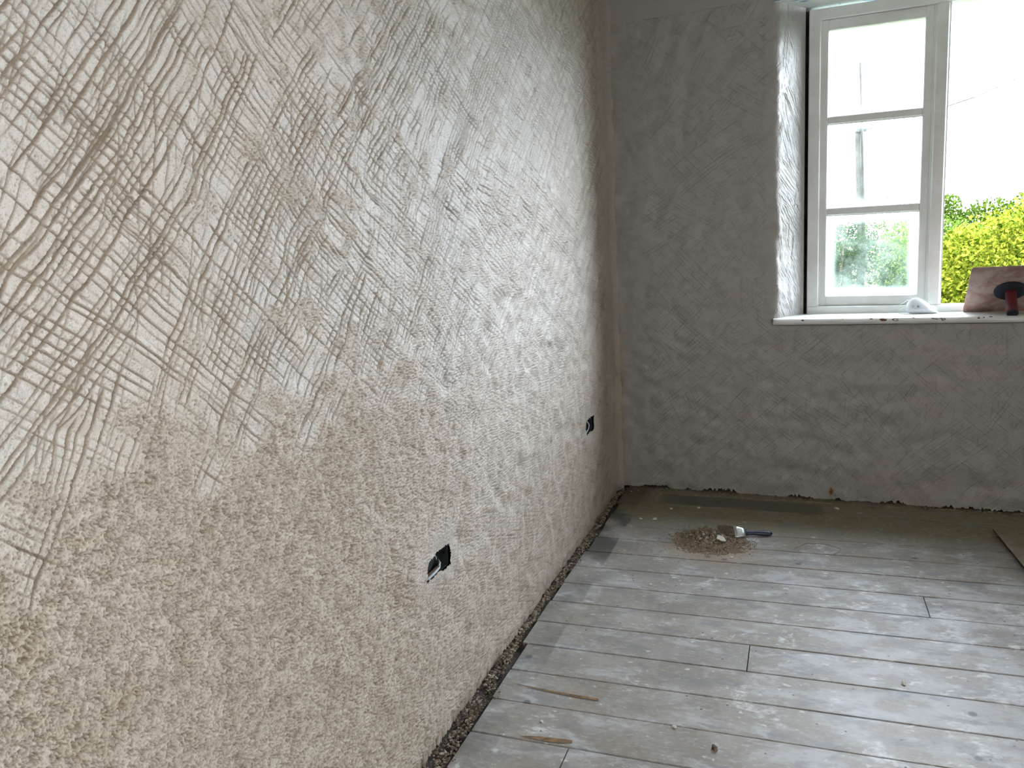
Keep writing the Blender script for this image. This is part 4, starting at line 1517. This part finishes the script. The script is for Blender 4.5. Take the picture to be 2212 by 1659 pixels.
def leaves(name, blobs, n, size, mat, parent, seed, aspect=0.5, shell=0.45):
    """blobs: (x, y, z, rx, ry, rz); leaves are folded diamonds scattered through the outer crown"""
    g = np.random.default_rng(seed)
    vol = np.array([b[3] * b[5] + b[3] * b[4] for b in blobs])
    pick = g.choice(len(blobs), n, p=vol / vol.sum())
    Bb = np.array(blobs)[pick]
    d = g.standard_normal((n, 3))
    d /= np.linalg.norm(d, axis=1, keepdims=True)
    r = (1 - shell * g.random(n) ** 1.5)[:, None] * g.uniform(0.92, 1.1, (n, 1))
    C = Bb[:, :3] + d * r * Bb[:, 3:]
    a = g.standard_normal((n, 3)) + d * 0.6
    a /= np.linalg.norm(a, axis=1, keepdims=True)
    b = np.cross(a, g.standard_normal((n, 3)))
    b /= np.linalg.norm(b, axis=1, keepdims=True)
    c = np.cross(a, b)
    s = (size * g.uniform(0.6, 1.3, n))[:, None]
    w = s * aspect
    P = np.stack([C - a * s / 2, C + b * w / 2 + c * w * 0.2, C + a * s / 2, C - b * w / 2 + c * w * 0.2], 1)
    Fq = np.arange(4 * n).reshape(n, 4)
    o = put(name, P.reshape(-1, 3), Fq, mat, parent)
    at = o.data.attributes.new('shade', 'FLOAT', 'POINT')
    at.data.foreach_set('value', np.repeat(g.random(n), 4).astype(np.float32))
    return o


def shrub(name, base, blobs, n, size, mat, seed, label, cat, aspect=0.5, stems=7, group=None):
    r = thing(name, base, label, cat, group)
    leaves('foliage', blobs, n, size, mat, r, seed, aspect)
    m = MB()
    g = np.random.default_rng(seed)
    for i in range(stems):
        b = blobs[i % len(blobs)]
        tip = np.array(b[:3]) + g.uniform(-0.5, 0.5, 3) * np.array(b[3:])
        s0 = np.array(base) + np.array([g.normal(0, 0.08), g.normal(0, 0.08), 0])
        mid = (s0 + tip) / 2 + g.normal(0, 0.08, 3)
        m.tube([s0, mid, tip], [0.035, 0.022, 0.008], 6)
    m.put('stems', M['bark'], r)
    return r


GZ = -0.48
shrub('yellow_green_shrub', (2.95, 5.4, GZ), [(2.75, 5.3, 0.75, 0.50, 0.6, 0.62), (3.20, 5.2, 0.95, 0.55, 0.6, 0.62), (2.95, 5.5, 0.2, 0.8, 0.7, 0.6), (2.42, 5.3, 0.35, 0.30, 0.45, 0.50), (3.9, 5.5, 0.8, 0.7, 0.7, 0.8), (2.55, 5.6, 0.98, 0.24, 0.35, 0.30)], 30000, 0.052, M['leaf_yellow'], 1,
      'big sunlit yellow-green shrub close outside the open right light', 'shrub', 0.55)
shrub('hedge_bush', (4.3, 11.5, GZ), [(3.35, 11.2, 0.6, 0.7, 0.7, 0.78), (4.6, 11.5, 0.65, 1.0, 0.8, 0.82), (6.0, 11.5, 0.7, 1.0, 0.8, 0.9)], 12000, 0.075, M['leaf_pale'], 2,
      'pale green hedge running behind the yellow-green shrub', 'hedge', 0.5)
shrub('broadleaf_tree', (5.6, 17, GZ), [(5.0, 17, 1.05, 0.8, 0.8, 0.75), (6.1, 17, 1.1, 1.0, 0.8, 0.85), (4.1, 17.2, 1.25, 0.45, 0.5, 0.75)], 9000, 0.11, M['leaf_green'], 3,
      'darker green tree crowns on the skyline beyond the hedge', 'tree')
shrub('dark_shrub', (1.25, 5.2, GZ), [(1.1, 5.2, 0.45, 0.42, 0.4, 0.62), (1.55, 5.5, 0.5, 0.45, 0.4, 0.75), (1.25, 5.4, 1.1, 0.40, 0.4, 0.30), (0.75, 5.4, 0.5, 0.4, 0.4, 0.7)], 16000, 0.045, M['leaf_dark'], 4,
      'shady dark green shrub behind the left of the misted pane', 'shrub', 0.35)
shrub('pale_leafy_shrub', (2.15, 7.1, GZ), [(2.10, 7.1, 0.62, 0.31, 0.3, 0.74), (2.35, 7.2, 0.3, 0.38, 0.3, 0.8)], 10000, 0.048, M['leaf_pale'], 5,
      'pale green upright shrub behind the right half of the misted pane', 'shrub', 0.5)
shrub('tall_hedge', (1.6, 9.5, GZ), [(0.9, 9.5, 0.6, 0.8, 0.5, 0.95), (2.0, 9.6, 0.6, 0.8, 0.5, 0.98), (2.9, 9.8, 0.55, 0.6, 0.5, 0.9)], 16000, 0.06, M['leaf_green'], 6,
      'mid green hedge top behind the glazed left casement', 'hedge', 0.45)


def sprigs():
    r = thing('flower_stalks', (1.85, 8.6, GZ), 'thin leafy stalks rising above the hedge, seen through the middle pane', 'plant stalks')
    g = np.random.default_rng(4)
    for i in range(7):
        x = 1.80 + 0.125 * i + g.normal(0, 0.03)
        h = g.uniform(1.55, 1.92)
        MB().tube([(x, 8.6, GZ), (x + 0.02, 8.6, 0.8), (x + g.normal(0, .04), 8.6, h)], [0.008, 0.006, 0.003], 5).put('stalk', M['bark'], r)
    leaves('leaves', [(1.80 + 0.125 * i, 8.6, 1.50, 0.035, 0.04, 0.28) for i in range(7)], 420, 0.05, M['leaf_green'], r, 8, 0.4)


sprigs()


def pole():
    r = thing('utility_pole', (1.76, 9.0, GZ), 'weathered grey-green pole with thin mast seen through the left casement', 'pole')
    MB().tube([(1.772, 9, GZ), (1.76, 9, 1.2), (1.690, 9, 2.72)], [0.070, 0.060, 0.046], 14).put('post', M['pole'], r, True)
    MB().tube([(1.80, 8.93, GZ), (1.80, 8.93, 1.2), (1.735, 8.93, 2.80), (1.70, 8.93, 3.66)], 0.019, 8).put('mast', M['wire'], r, True)
    MB().box(1.66, 1.80, 8.93, 9.0, 2.70, 2.745).put('bracket', M['pole'], r)


pole()
tag(MB().tube([(1.70, 8.93, 3.62), (2.0, 9.2, 3.80), (2.7, 10, 4.6), (6, 16, 10)], 0.012, 6).put('overhead_wire', M['wire']), 'thin overhead wire slanting up from the mast top', 'wire', 'overhead wires')
tag(MB().tube([(1.78, 8.93, 2.72), (2.3, 9.0, 2.80), (3.2, 9.2, 3.05), (8, 12, 5)], 0.010, 6).put('overhead_wire', M['wire']), 'thin lower overhead wire leaving the pole bracket', 'wire', 'overhead wires')
